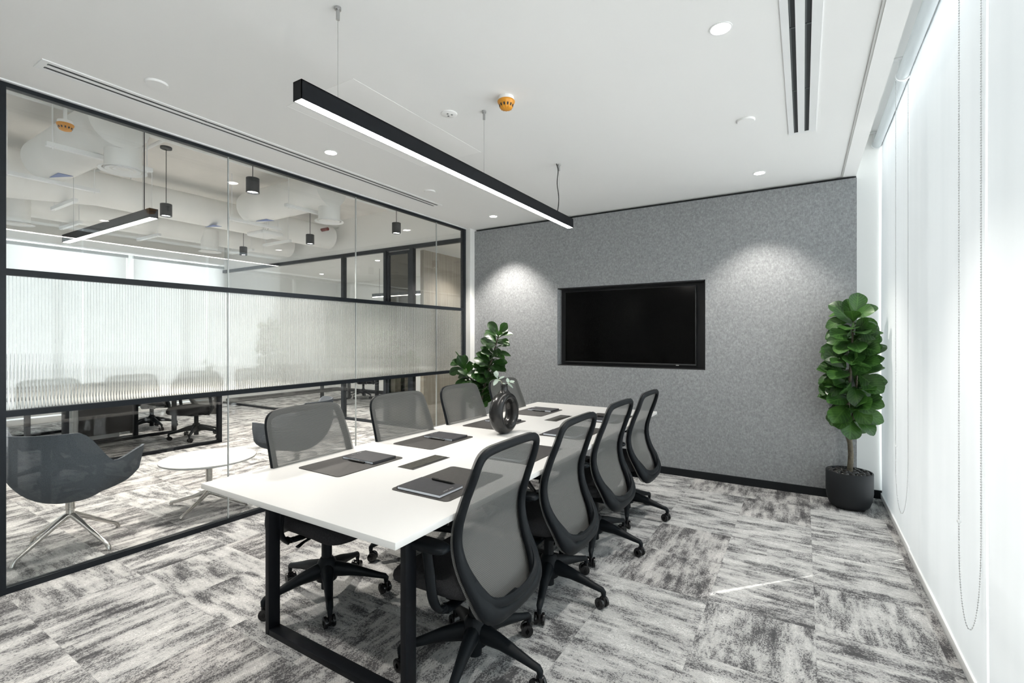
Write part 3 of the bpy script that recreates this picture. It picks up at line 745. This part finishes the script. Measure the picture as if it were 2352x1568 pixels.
def detector(x, y, z, label):
    o = empty('smoke_detector', (x, y, z)); tag(o, label, 'smoke detector')
    G().lathe([(.046, 0), (.048, -.01), (.046, -.026)], 32).build('base', M['ceiling'], o)
    g = G(); R = []
    for r, zz, am in ((.050,-.022,0),(.053,-.026,0),(.051,-.034,.0),(.043,-.047,.03),(.038,-.060,.05),(.033,-.070,.06),(.022,-.074,.05),(.008,-.078,.0),(.001,-.079,0)):
        R.append([((r * (1 + am * math.cos(12 * t))) * math.cos(t), (r * (1 + am * math.cos(12 * t))) * math.sin(t), zz) for t in [2 * PI * k / 72 for k in range(72)]])
    g.rings(R); cap = g.build('dust_cap', M['orange'], o, smooth=60)
    s = G()
    for k in range(12):
        t = 2 * PI * (k + .5) / 12; c, q = math.cos(t), math.sin(t); e = Vector((-q, c, 0)) * .0046
        a = Vector((c * .0435, q * .0435, -.047)); b = Vector((c * .0385, q * .0385, -.061)); nn = Vector((c, q, -.3)).normalized() * .0012
        s.add([a - e + nn, a + e + nn, b + e * .8 + nn, b - e * .8 + nn, a - e - nn * 2, a + e - nn * 2, b + e - nn * 2, b - e - nn * 2], [(0,1,2,3),(4,7,6,5),(0,4,5,1),(1,5,6,2),(2,6,7,3),(3,7,4,0)])
    s.build('vent_slots', M['slot'], cap, smooth=0)
detector(-1.53, 2.44, H, 'smoke detector with an orange dust cap on the meeting room ceiling')
detector(-4.8, 1.333, 3.1, 'orange-capped smoke detector hanging on a conduit among the office ducts')
G().cyl((-4.8, 1.333, 3.1), (-4.8, 1.333, ZS), .012, n=8).build('conduit', M['whitemetal'])
tag(bpy.data.objects['conduit'], 'short white conduit drop holding the office smoke detector', 'pipe')

def slot(name, x0, x1, y0, y1, gaps, label, vanes):
    o = empty(name, ((x0 + x1) / 2, (y0 + y1) / 2, H)); cxs, cys = o.location.x, o.location.y
    f = G(); xs = [x0] + [q for gp in gaps for q in gp] + [x1]
    for a, b in zip(xs[::2], xs[1::2]): f.box(a - cxs, b - cxs, y0 - cys, y1 - cys, -.005, 0)
    e = .03
    for a, b in gaps: f.box(a - cxs, b - cxs, y0 - cys, y0 + e - cys, -.005, 0).box(a - cxs, b - cxs, y1 - e - cys, y1 - cys, -.005, 0)
    f.build('frame', M['whitemetal'], o, smooth=0)
    for a, b in gaps:
        s = G().box(a - cxs, b - cxs, y0 + e - cys, y1 - e - cys, -.0018, -.0008).build('slot', M['slot'], o, smooth=0)
        v = G(); k = 0; L_ = y1 - y0 - 2 * e
        for q in range(vanes):
            ya = y0 + e + L_ * q / vanes - cys
            v.box(a - cxs, b - cxs, ya, ya + .008, -.004, -.001).box(a + .002 - cxs, a + (b - a) * .28 - cxs, ya + .01, ya + L_ / vanes - .01, -.0035, -.001)
        v.build('vane', M['slotgrey'], s, smooth=0)
    tag(o, label, 'air diffuser')
slot('slot_diffuser', -3.508, -3.372, .845, 4.06, [(-3.478, -3.452), (-3.425, -3.399)], 'long double-slot air diffuser in the ceiling beside the glass partition', 4)
slot('slot_diffuser', -.09, .073, .55, 3.95, [(-.057, -.032), (.006, .032)], 'double black slot air diffuser in the ceiling beside the windows', 5)
tag(G().box(-2.76, -2.15, 1.816, 1.819, -.0012, 0).box(-2.76, -2.15, 3.058, 3.061, -.0012, 0).box(-2.76, -2.757, 1.816, 3.06, -.0012, 0).box(-2.153, -2.15, 1.816, 3.06, -.0012, 0).box(-2.757, -2.153, 1.819, 3.058, -.0006, 0).build('access_panel', pbr('access_panel_paint', (.9,.9,.89), .7), loc=(0,0,H), smooth=0), 'flush white access panel in the ceiling above the linear pendant', 'access panel')

# ------------------------------------------------------------------ roller blinds along the windows
def blind(y0, y1, xb, label, e0=None, chain=None):
    """e0: function z -> shift of the near edge"""
    o = empty('roller_blind', (xb, (y0 + y1) / 2, 0)); cyb = o.location.y; tag(o, label, 'blind', 'meeting room window blinds')
    zt = 3.19; f = G(); nz, ny = 48, 24
    def fn(u, v):
        z = .055 + (zt - .055) * v; a = y0 + (e0(z) if e0 else 0); y = a + (y1 - a) * u
        edge = (2 * u - 1) ** 8 * .006 * math.sin(PI * v)
        return (-edge + .0015 * math.sin(9 * u + 3), y - cyb, z)
    f.grid(fn, ny, nz)
    f.build('fabric', M['blind'], o, smooth=80, recalc=False)
    G().cyl((-.037, y0 - cyb, zt), (-.037, y1 - cyb, zt), .034, n=32).build('roller_tube', M['alu'], o)
    G().rbox(-.011, .008, y0 + .003 - cyb, y1 - .003 - cyb, .012, .06, .004).build('bottom_rail', M['whitemetal'], o)
    for yy in (y0, y1):
        s = 1 if yy == y0 else -1
        bk = G().lathe([(.040,-.004),(.040,.004)], 32)
        V = [(p[0] - .037, yy + s * .0045 + p[2] - cyb, zt + p[1]) for p in bk.v]; bk.v = V
        ya, yb = sorted((yy + s * .0005, yy + s * .008)); yp = sorted((yy + s * .0005, yy + s * .03))
        bk.rbox(-.062, -.014, ya - cyb, yb - cyb, zt + .02, 3.30, .002).rbox(-.10, -.014, yp[0] - cyb, yp[1] - cyb, 3.293, 3.30, .002)
        bk.build('bracket', M['whitemetal'], o)
    if chain is not None:
        yc, zb = chain; xa, xc = -.070, -.006
        xm = (xa + xc) / 2; pts = [(xa, zt)] + [(xa, z) for z in (2.5, 1.5, .75)]
        low = [(xm + (xa - xm) * math.cos(t), zb + .34 - .34 * math.sin(t)) for t in [PI * k / 20 for k in range(21)]]
        pts = [(xa, zt - .02 * k) for k in range(0)] + [(xa, zt), (xa, zb + .34)] + low + [(xc, zb + .34), (xc, zt)]
        pts = pts[:2] + low[1:-1] + pts[-2:]
        # a ball chain: beads on the path
        P_ = [Vector((x, yc - cyb, z)) for x, z in pts]; g = G(); acc = 0; step = .0105
        for a, b in zip(P_, P_[1:]):
            L_ = (b - a).length; s_ = acc
            while s_ < L_:
                c = a.lerp(b, s_ / L_); r = .0035
                g.add([c + Vector((0,0,r)), c + Vector((r,0,0)), c + Vector((0,r,0)), c + Vector((-r,0,0)), c + Vector((0,-r,0)), c + Vector((0,0,-r))],
                      [(0,1,2),(0,2,3),(0,3,4),(0,4,1),(5,2,1),(5,3,2),(5,4,3),(5,1,4)])
                s_ += step
            acc = s_ - L_
        g.tube(P_, .0009, 5, cap=False)
        ch = g.build('bead_chain', M['steel'], o, smooth=80)
        G().cyl((xa, yc - cyb - .006, .72), (xa, yc - cyb + .006, .72), .006, n=10).build('chain_joint', M['whitemetal'], ch)
    return o
GY = 4.045
def gap(z):
    g = 0
    if z > 1.15: g += .009 * min(1, (z - 1.15) / .15) + .036 * max(0, min(1, (z - 1.2) / 1.6))
    if z < .32: g += .026 * (1 - abs(z - .16) / .16)
    return g
blind(GY, 5.385, XB + .002, 'white roller blind beside the potted fig, furthest window blind from the camera', gap, (4.10, .27))
blind(2.497, GY + .001, XB - .002, 'middle white roller blind, with the larger bead chain', None, (2.545, .30))
blind(.95, 2.477, XB, 'white roller blind at the right edge of the picture, nearest the camera', None, None)
blind(-.6, .93, XB, 'white roller blind out of frame beside the camera', None, None)
blind(-2.38, -.62, XB, 'white roller blind out of frame behind the camera', None, None)

# ------------------------------------------------------------------ lounge chairs and coffee table beyond the glass
def lounge(loc, rz, label):
    o = empty('lounge_chair', loc, rz); tag(o, label, 'armchair', 'lounge chairs beyond the glass')
    # local: faces +Y. angle phi measured from the back (-Y)
    def rim(phi):
        a = abs(phi)
        def sm(e0, e1, x): t = max(0, min(1, (x - e0) / (e1 - e0))); return t * t * (3 - 2 * t)
        z = .830 - .225 * sm(.95, 1.62, a) + .045 * sm(1.65, 2.1, a) - .225 * sm(2.36, 2.62, a)
        rx = .345 + .03 * sm(1.6, 2.1, a); ry = .315 + .135 * sm(1.45, 2.15, a) * (1 - .75 * sm(2.32, 2.75, a))
        back = .03 * (1 - sm(.5, 1.4, a))
        return Vector((rx * math.sin(phi), -(ry + back) * math.cos(phi), z))
    g = G(); n = 64; R = []
    def prof(t):   # radial share and height share from seat bottom to rim
        return (min(1, .05 + 1.02 * math.sin(t * PI / 2) ** .9 ) , t ** 1.9)
    for j in range(15):
        t = j / 14; rg = []
        for k in range(n):
            phi = -PI + 2 * PI * k / n; q = rim(phi); rr, hh = prof(t)
            fr_ = max(0, min(1, (abs(phi) - 1.3) / .8)); rr = rr * (1 - .55 * fr_) + (.05 + .95 * t ** .9) * .55 * fr_; hh = hh * (1 - .6 * fr_) + t ** 1.25 * .6 * fr_
            rg.append(Vector((q.x * rr, q.y * rr, .315 + (q.z - .315) * hh)))
        R.append(rg)
    # inner surface
    for j in range(14, -1, -1):
        t = j / 14; rg = []
        for k in range(n):
            phi = -PI + 2 * PI * k / n; q = rim(phi); rr, hh = prof(t); inn = .90 if j < 14 else .955
            z = .315 + (q.z - .315) * hh
            z = max(z, .435) if j < 14 else z + .006
            rg.append(Vector((q.x * rr * inn, q.y * rr * inn, min(z, q.z))))
        R.append(rg)
    g.rings(R); sh = g.build('shell', M['lounge'], o, smooth=70)
    c = G(); Rr = []
    for sc, z in ((.8,.425),(.97,.435),(1,.455),(.96,.475),(.8,.482),(.1,.484)):
        Rr.append([(.285 * sc * math.cos(t), .03 + .30 * sc * math.sin(t), z) for t in [2 * PI * k / 40 for k in range(40)]])
    c.rings(Rr); c.build('seat_cushion', M['lounge'], o, smooth=60)
    b = G().cyl((0,0,.255), (0,0,.33), .026, n=20).lathe([(.031,.255),(.031,.265)], 20).cyl((0,0,.20), (0,0,.256), .027, .022, n=20)
    b.build('column', M['chrome'], o)
    for k in range(4):
        a = -.07 + k * PI / 2; d = Vector((math.cos(a), math.sin(a), 0))
        pp = [d * r + Vector((0,0,z)) for r, z in ((.0,.215),(.03,.21),(.10,.17),(.20,.108),(.29,.055),(.315,.04),(.328,.022),(.333,.002))]
        l = G().tube(pp, [.022,.021,.017,.0145,.0125,.013,.0145,.0155], 12).build('leg', M['chrome'], o)
    return o
lounge((-4.37, 1.24, 0), .42, 'slate upholstered lounge chair on chrome legs, left of the round coffee table')
lounge((-4.36, 2.98, 0), PI - .93, 'slate upholstered lounge chair seen through the near grey mesh chair')
ct = empty('coffee_table', (-4.396, 2.165, 0)); tag(ct, 'round white coffee table on a chrome pedestal behind the glass', 'coffee table')
G().lathe([(.345,.396),(.36,.402),(.362,.410),(.36,.416),(.001,.416)], 64).build('tabletop', M['tabletop'], ct, smooth=30)
G().cyl((0,0,.10), (0,0,.396), .026, n=24).lathe([(.12,.388),(.12,.396)], 24).build('column', M['chrome'], ct)
for k in range(4):
    a = .52 + k * PI / 2; d = Vector((math.cos(a), math.sin(a), 0))
    pp = [d * r + Vector((0,0,z)) for r, z in ((0,.115),(.04,.11),(.14,.075),(.28,.034),(.335,.02),(.345,.010))]
    l = G().tube(pp, [.024,.022,.016,.013,.013,.010], 12).build('leg', M['chrome'], ct)
    G().cyl(d * .33 + Vector((0,0,0)), d * .33 + Vector((0,0,.02)), .012, n=12).build('foot', M['chrome'], l)

# ------------------------------------------------------------------ office desks
def desk(x0, x1, y0, y1, label, panel=False):
    o = empty('office_desk', ((x0 + x1) / 2, (y0 + y1) / 2, 0)); a, b = o.location.x, o.location.y; tag(o, label, 'desk', 'open office desks')
    G().rbox(x0 - .02 - a, x1 + .02 - a, y0 - .02 - b, y1 + .02 - b, .715, .74, .003).build('tabletop', M['deskwhite'], o, smooth=30)
    for x in (x0, x1 - .06):
        G().rbox(x - a, x + .06 - a, y0 - b, y0 + .05 - b, 0, .715, .003).rbox(x - a, x + .06 - a, y1 - .05 - b, y1 - b, 0, .715, .003).rbox(x - a, x + .06 - a, y0 + .05 - b, y1 - .05 - b, 0, .04, .003).rbox(x - a, x + .06 - a, y0 + .05 - b, y1 - .05 - b, .665, .715, .003).build('leg_frame', M['black'], o, smooth=30)
    G().rbox(x0 + .06 - a, x1 - .06 - a, (y0 + y1) / 2 - .02 - b, (y0 + y1) / 2 + .02 - b, .66, .70, .003).build('beam', M['black'], o)
    if panel: G().rbox(x1 - .04 - a, x1 - .02 - a, y0 + .90 - b, y1 - .06 - b, .10, .66, .003).build('side_panel', M['deskdark'], o, smooth=30)
    G().rbox(x0 + .1 - a, x1 - .1 - a, (y0 + y1) / 2 - .008 - b, (y0 + y1) / 2 + .008 - b, .74, 1.08, .004).build('privacy_screen', pbr('pale_screen_fabric', (.62,.62,.6), .9), o)
    return o
desk(-8.25, -6.9, 1.9, 3.57, 'white office desk on a black loop frame behind the coffee table')
desk(-9.75, -8.31, 1.55, 3.12, 'white office desk with a dark end panel, beside the white pedestal', True)
pd = empty('pedestal_cabinet', (-8.12, 2.05, 0)); 
pd.location = (-8.55, 2.42, 0); tag(pd, 'white drawer pedestal with a key in its lock', 'cabinet')
G().rbox(-.2, .16, -.0, .5, .03, .60, .004).build('body', M['deskwhite'], pd)
for z0, z1 in ((.04,.30),(.315,.595)): 
    dr = G().rbox(-.195, .155, -.02, .0, z0, z1, .003).build('drawer', M['deskwhite'], pd)
    if z1 > .5: G().cyl((.1,-.028,.55), (.1,-.02,.55), .012, n=12).box(.095,.105,-.035,-.028,.49,.55).build('lock_with_key', M['steel'], dr)
for x in (-.17, .13):
    for y in (.05, .44): G().cyl((x, y, 0), (x, y, .03), .02, n=10).build('foot', M['black'], pd)
def monitor(x, y, rz, label):
    o = empty('monitor', (x, y, .7405), rz); tag(o, label, 'monitor', 'monitors on the office desks')
    G().rbox(-.11, .11, -.09, .09, 0, .012, .004).build('base', M['black'], o); G().rbox(-.025, .025, .01, .03, .01, .28, .004).build('stand', M['black'], o)
    G().rbox(-.30, .30, -.02, .01, .13, .49, .005).build('screen', M['screen'], o)
monitor(-9.35, 1.93, .2, 'dark monitor on the desk with the end panel, next to the windows'); monitor(-8.7, 1.93, -.15, 'dark monitor on the desk with the end panel, nearer the pedestal')
mt = empty('meeting_table', (-8.35, 7.3, 0)); tag(mt, 'white table with dark legs inside the glazed meeting room', 'table')
G().rbox(-1.0, 1.0, -.45, .45, .715, .74, .003).build('tabletop', M['deskwhite'], mt)
for x in (-.9, .84): G().rbox(x, x + .06, -.4, .4, 0, .04, .003).rbox(x, x + .06, -.4, -.34, .04, .715, .003).rbox(x, x + .06, .34, .4, .04, .715, .003).build('leg', M['black'], mt)
cr = G().rbox(-.75, .75, -.2, .2, .06, .78, .004).build('credenza', M['deskdark'], loc=(-6.35, 8.5, 0)); tag(cr, 'dark low credenza at the rear wall of the glazed meeting room', 'cabinet')
G().box(-.7, .7, -.17, .17, 0, .06).build('plinth', M['black'], cr, smooth=0)
wt = empty('television', (-8.35, 8.749, 1.25)); tag(wt, 'dark television on the rear wall of the glazed meeting room', 'television')
G().rbox(-.7, .7, -.06, 0, 0, .8, .005).build('housing', M['niche'], wt); G().box(-.69, .69, -.062, -.059, .01, .79).build('screen', M['screen'], wt, smooth=0)

# ------------------------------------------------------------------ office ceiling services
def pendant(x, y, w, sz=130):
    o = empty('cylinder_pendant', (x, y, 2.8)); tag(o, 'black cylinder pendant lamp ' + w, 'pendant light', 'cylinder pendants in the office')
    G().lathe([(.050,.0),(.056,-.0),(.056,.135),(.05,.138),(.001,.138)], 32, cap=False).lathe([(.05,.0),(.046,.03),(.046,.04)], 32, cap=False).build('shade', M['black'], o)
    G().lathe([(.046,.012),(.001,.012)], 24).build('lamp_face', M['spot'], o)
    G().cyl((0,0,.138), (0,0,ZS - 2.8 - .02), .004, n=8).build('cord', M['pen'], o)
    G().lathe([(.055, ZS - 2.8 - .022), (.055, ZS - 2.8)], 28).build('canopy', M['black'], o)
    spot(x, y, 2.79, 150 if sz > 100 else 60, sz, .7, (1,.93,.84), .045)
for x, y, w in ((-6.05, 2.53, 'with its canopy in view, beside the office linear light'), (-4.38, 2.54, 'just right of the first glass joint'), (-7.82, 4.38, 'furthest from the partition, below the duct'), (-6.07, 4.36, 'beneath the round duct outlet in mid office'), (-4.5, 4.5, 'close to the glass near the dark glass door')):
    pendant(x, y, w, 62 if x > -4.6 and y > 4 else 130)
ol = empty('linear_pendant', (-5.35, 1.755, 2.4)); tag(ol, 'short black linear pendant hanging crosswise in the open office', 'pendant light')
G().box(-.95, .95, -.03, -.027, 0, .075).box(-.95, .95, .027, .03, 0, .075).box(-.95, -.947, -.03, .03, 0, .075).box(.947, .95, -.03, .03, 0, .075).box(-.95, .95, -.03, .03, .072, .075).build('housing', M['black'], ol, smooth=0)
G().box(-.946, .946, -.0265, .0265, .001, .006).build('diffuser', M['lamp2'], ol, smooth=0)
for x, zt_ in ((-.75, .62), (.75, ZS - 2.4)): G().cyl((x, 0, .075), (x, 0, zt_), .0015, n=6).build('suspension_cable', M['steel'], ol)
G().tube(smooth_path([(.78, 0, .075), (.78, 0, .6), (.78, 0, .98), (.75,.02,1.04), (.72,.0,1.0), (.78,-.03,.96), (.86,0,.98), (.88,0,1.04), (.88,0,ZS - 2.4)], 4), .0045, 8).build('power_cord', M['pen'], ol)
rp = empty('linear_pendant', (-7.3, 7.3, 2.33)); tag(rp, 'black linear pendant inside the glazed meeting room', 'pendant light')
G().box(-.7, .7, -.03, .03, .006, .075).build('housing', M['black'], rp, smooth=0); G().box(-.69, .69, -.026, .026, 0, .006).build('diffuser', M['lamp2'], rp, smooth=0)
for x in (-.5, .5): G().cyl((x, 0, .075), (x, 0, 2.94 - 2.33), .003, n=6).build('cable', M['pen'], rp)

def duct(name, pts, rs, label, n=36, spig=None, stickers=()):
    o = empty(name, pts[0]); base = Vector(pts[0]); tag(o, label, 'air duct', 'white office ducts')
    G().tube([Vector(p) - base for p in pts], rs, n).build('duct_run', M['duct'], o, smooth=50)
    for i in range(1, len(pts) - 1): pass
    d0 = (Vector(pts[-1]) - base).normalized(); L_ = (Vector(pts[-1]) - base).length; k = .9
    while k < L_ - .2:
        r_ = rs if not isinstance(rs, list) else rs[0]
        k += 1.2
    for sx, sy, sz, tr in stickers:
        q = Vector((sx, sy, sz)) - base
        G().add([q + Vector(t) for t in tr] + [q + Vector(t) + Vector((0,0,.003)) for t in tr], [(0,1,2),(5,4,3),(0,3,4,1),(1,4,5,2),(2,5,3,0)]).build('arrow_sticker', M['blue'], o, smooth=0)
    return o
def flat(a, b): return (a, b)
tri = [(-.12,-.05,0),(.12,-.05,0),(.12,.06,0)]
duct('air_duct', [(-7.25,-3.1,3.22),(-7.25,1.0,3.22),(-7.25,1.55,3.22),(-7.25,2.3,3.24),(-7.25,5.6,3.24)], [.27,.27,.27,.20,.20], 'large white main air duct running lengthwise through the office', stickers=[(-7.2, 3.6, 3.035, tri)])
duct('air_duct', [(-8.45,-3.1,3.2),(-8.45,5.6,3.2)], [.2,.2], 'white lengthwise duct further back, toward the office windows')
def branch(y, x0, x1, label):
    o = duct('air_duct', [(x0, y, 3.21), (x0 + .05, y, 3.21), (x1, y, 3.21)], [.12,.21,.21], label, stickers=[(x0 + .35, y, 2.997, tri)])
    b = Vector((x0, y, 3.21)); sx = x1 - .12
    sp_ = G().cyl(Vector((sx, y + .06, 3.2)) - b, Vector((sx, y + .06, 2.86)) - b, .125, n=32).build('spigot', M['duct'], o)
    g = G()
    for r0, r1, z in ((.165,.14,2.845),(.12,.085,2.85),(.07,.001,2.856)):
        c = Vector((sx, y + .06, 0)) - Vector((b.x, b.y, b.z))
        g.lathe([(r0 - .002, z + .008), (r0, z), (r1, z + .012), (max(r1, .002), z + .016)], 36, c, cap=False)
    g.build('round_diffuser', M['whitemetal'], sp_, smooth=40)
    h = G()
    for xx in (x0 + .15, x1 - .35):
        for yy in (y - .32, y + .32): h.cyl(Vector((xx, yy, 2.95)) - b, Vector((xx, yy, ZS)) - b, .005, n=6)
        h.box(xx - .02 - b.x, xx + .02 - b.x, -.36, .36, 2.965 - b.z, 3.0 - b.z)
    h.build('hanger', M['whitemetal'], o, smooth=0)
branch(1.66, -6.45, -4.75, 'white branch duct with round diffuser nearest the left of the office')
branch(3.70, -6.45, -4.75, 'white branch duct with round diffuser above the middle pendants')
for i, (y, w) in enumerate(((1.85, 'far left of the office'), (4.1, 'behind the main duct'))):
    o = empty('drop_diffuser', (-8.3, y, 3.2)); tag(o, 'white round drop diffuser below the second duct, ' + w, 'air diffuser', 'drop diffusers')
    G().cyl((0,0,0), (0,0,-.34), .125, n=28).build('spigot', M['duct'], o); G().lathe([(.12,-.33),(.165,-.345),(.14,-.335),(.12,-.35),(.085,-.338),(.07,-.348),(.001,-.34)], 32).build('round_diffuser', M['whitemetal'], o)
random.seed(4)
names = ['near the first branch duct', 'near the partition post', 'by the main duct taper', 'under the second duct', 'before the bulkhead', 'by the projector']
for i, (x, y, ax) in enumerate(((-7.25, 2.0, 'x'), (-7.25, 2.75, 'x'), (-8.45, 2.4, 'x'), (-8.45, 3.3, 'x'), (-7.25, 4.6, 'x'), (-8.45, 4.7, 'x'))):
    h = G()
    for s in (-.3, .3): h.cyl((s, 0, -.03), (s, 0, ZS - 2.98), .005, n=6)
    h.box(-.36, .36, -.02, .02, -.02, .018)
    tag(h.build('duct_hanger', M['whitemetal'], loc=(x, y, 2.98 if x > -8 else 2.97), smooth=0), 'white channel hanger with threaded rods ' + names[i], 'duct hanger', 'duct hangers')
for i, (a, b, r, lb, m) in enumerate((((-10.5, 2.35, 3.5), (-4.0, 2.35, 3.5), .018, 'thin white conduit crossing the slab by the linear light', 'whitemetal'), ((-5.6, -3, 3.48), (-5.6, 5.6, 3.48), .016, 'thin white conduit running lengthwise above the pendants', 'whitemetal'),
                                   ((-10.2, -3, 3.42), (-10.2, 5.6, 3.42), .03, 'white pipe along the bulkhead', 'whitemetal'), ((-9.6, 5.3, 3.3), (-6.9, 5.3, 3.3), .028, 'dark red sprinkler pipe behind the ducts', 'red'))):
    o = G().cyl(a, b, r, n=12); p = [Vector(v) - Vector(a) for v in o.v]; o.v = p
    o = o.build('ceiling_pipe', M[m], loc=a); tag(o, lb, 'pipe')
pj = empty('projector', (-6.72, 4.08, 2.93)); tag(pj, 'white ceiling device hanging on cable loops between the ducts', 'ceiling device')
G().rbox(-.2, .2, -.16, .16, 0, .06, .02).build('body', M['whitemetal'], pj)
for x in (-.06, .0, .06): G().tube(smooth_path([(x, 0, .06), (x + .015, .02, .25), (x - .01, 0, .45), (x, 0, ZS - 2.93)], 3), .006, 6).build('cable', M['whitemetal'], pj)
# lamps of the glazed rooms
spot(-4.6, 6.25, 2.92, 40, 110, .6); tag(downlight(-4.55, 6.3, 2.94), 'round downlight in the veneered room behind the glass', 'downlight', 'glazed room downlights')
spot(-4.98, 6.45, 2.92, 7, 70, .6, (1,.88,.68), .03, (0, math.radians(-8), 0)); 
for x, y, w in ((-9.6, 7.2, 'left'), (-7.0, 6.5, 'right')):  # downlights added to brighten the glazed meeting room
    spot(x, y, 2.92, 90, 130, .6); tag(downlight(x, y, 2.94), 'added round downlight lighting the glazed meeting room, %s of its linear pendant' % w, 'downlight', 'glazed room downlights')

# ------------------------------------------------------------------ daylight
w = bpy.data.worlds.new('sky'); scene.world = w; w.use_nodes = True
nt = w.node_tree; bg = nt.nodes['Background']; bg.inputs[0].default_value = (.90, .96, 1.0, 1); bg.inputs[1].default_value = 1.0
tcw = nt.nodes.new('ShaderNodeTexCoord'); sw_ = nt.nodes.new('ShaderNodeSeparateXYZ'); nt.links.new(tcw.outputs['Generated'], sw_.inputs[0])
rw = nt.nodes.new('ShaderNodeValToRGB'); rw.color_ramp.elements[0].position = .36; rw.color_ramp.elements[1].position = .58
rw.color_ramp.elements[0].color = (3.35, 3.45, 3.48, 1); rw.color_ramp.elements[1].color = (1.25, 1.42, 1.5, 1)
mw = nt.nodes.new('ShaderNodeMath'); mw.operation = 'MULTIPLY_ADD'; nt.links.new(sw_.outputs[2], mw.inputs[0]); mw.inputs[1].default_value = .5; mw.inputs[2].default_value = .5
nt.links.new(mw.outputs[0], rw.inputs[0]); nt.links.new(rw.outputs[0], bg.inputs[0])
sun = bpy.data.lights.new('sun', 'SUN'); sun.energy = 4; sun.angle = .006; sun.color = (1,.97,.92)
so = bpy.data.objects.new('sun', sun); col.objects.link(so)
dv = Vector((-1.067, -1.19, -1.69 * 1.6)); so.rotation_euler = dv.to_track_quat('-Z', 'Y').to_euler(); so.location = (3, 8, 8)

# ------------------------------------------------------------------ camera
cam = bpy.data.cameras.new('camera'); cam.sensor_width = 36; cam.lens = 1097 / 2352 * 36; cam.shift_y = -8.45 / 2352; cam.clip_start = .01; cam.clip_end = 100
co = bpy.data.objects.new('camera', cam); co.location = (0, 0, 1.45); co.rotation_euler = (PI / 2, 0, .5479); col.objects.link(co); scene.camera = co

scene.view_settings.view_transform = 'Standard'; scene.view_settings.look = 'None'; scene.view_settings.gamma = 1; scene.view_settings.exposure = 1.0
scene.view_settings.use_curve_mapping = False
cy_ = scene.cycles
cy_.use_denoising = True; cy_.max_bounces = 12; cy_.diffuse_bounces = 6; cy_.glossy_bounces = 5; cy_.transmission_bounces = 8; cy_.transparent_max_bounces = 24
cy_.caustics_reflective = False; cy_.caustics_refractive = False; cy_.sample_clamp_indirect = 5; cy_.blur_glossy = .3
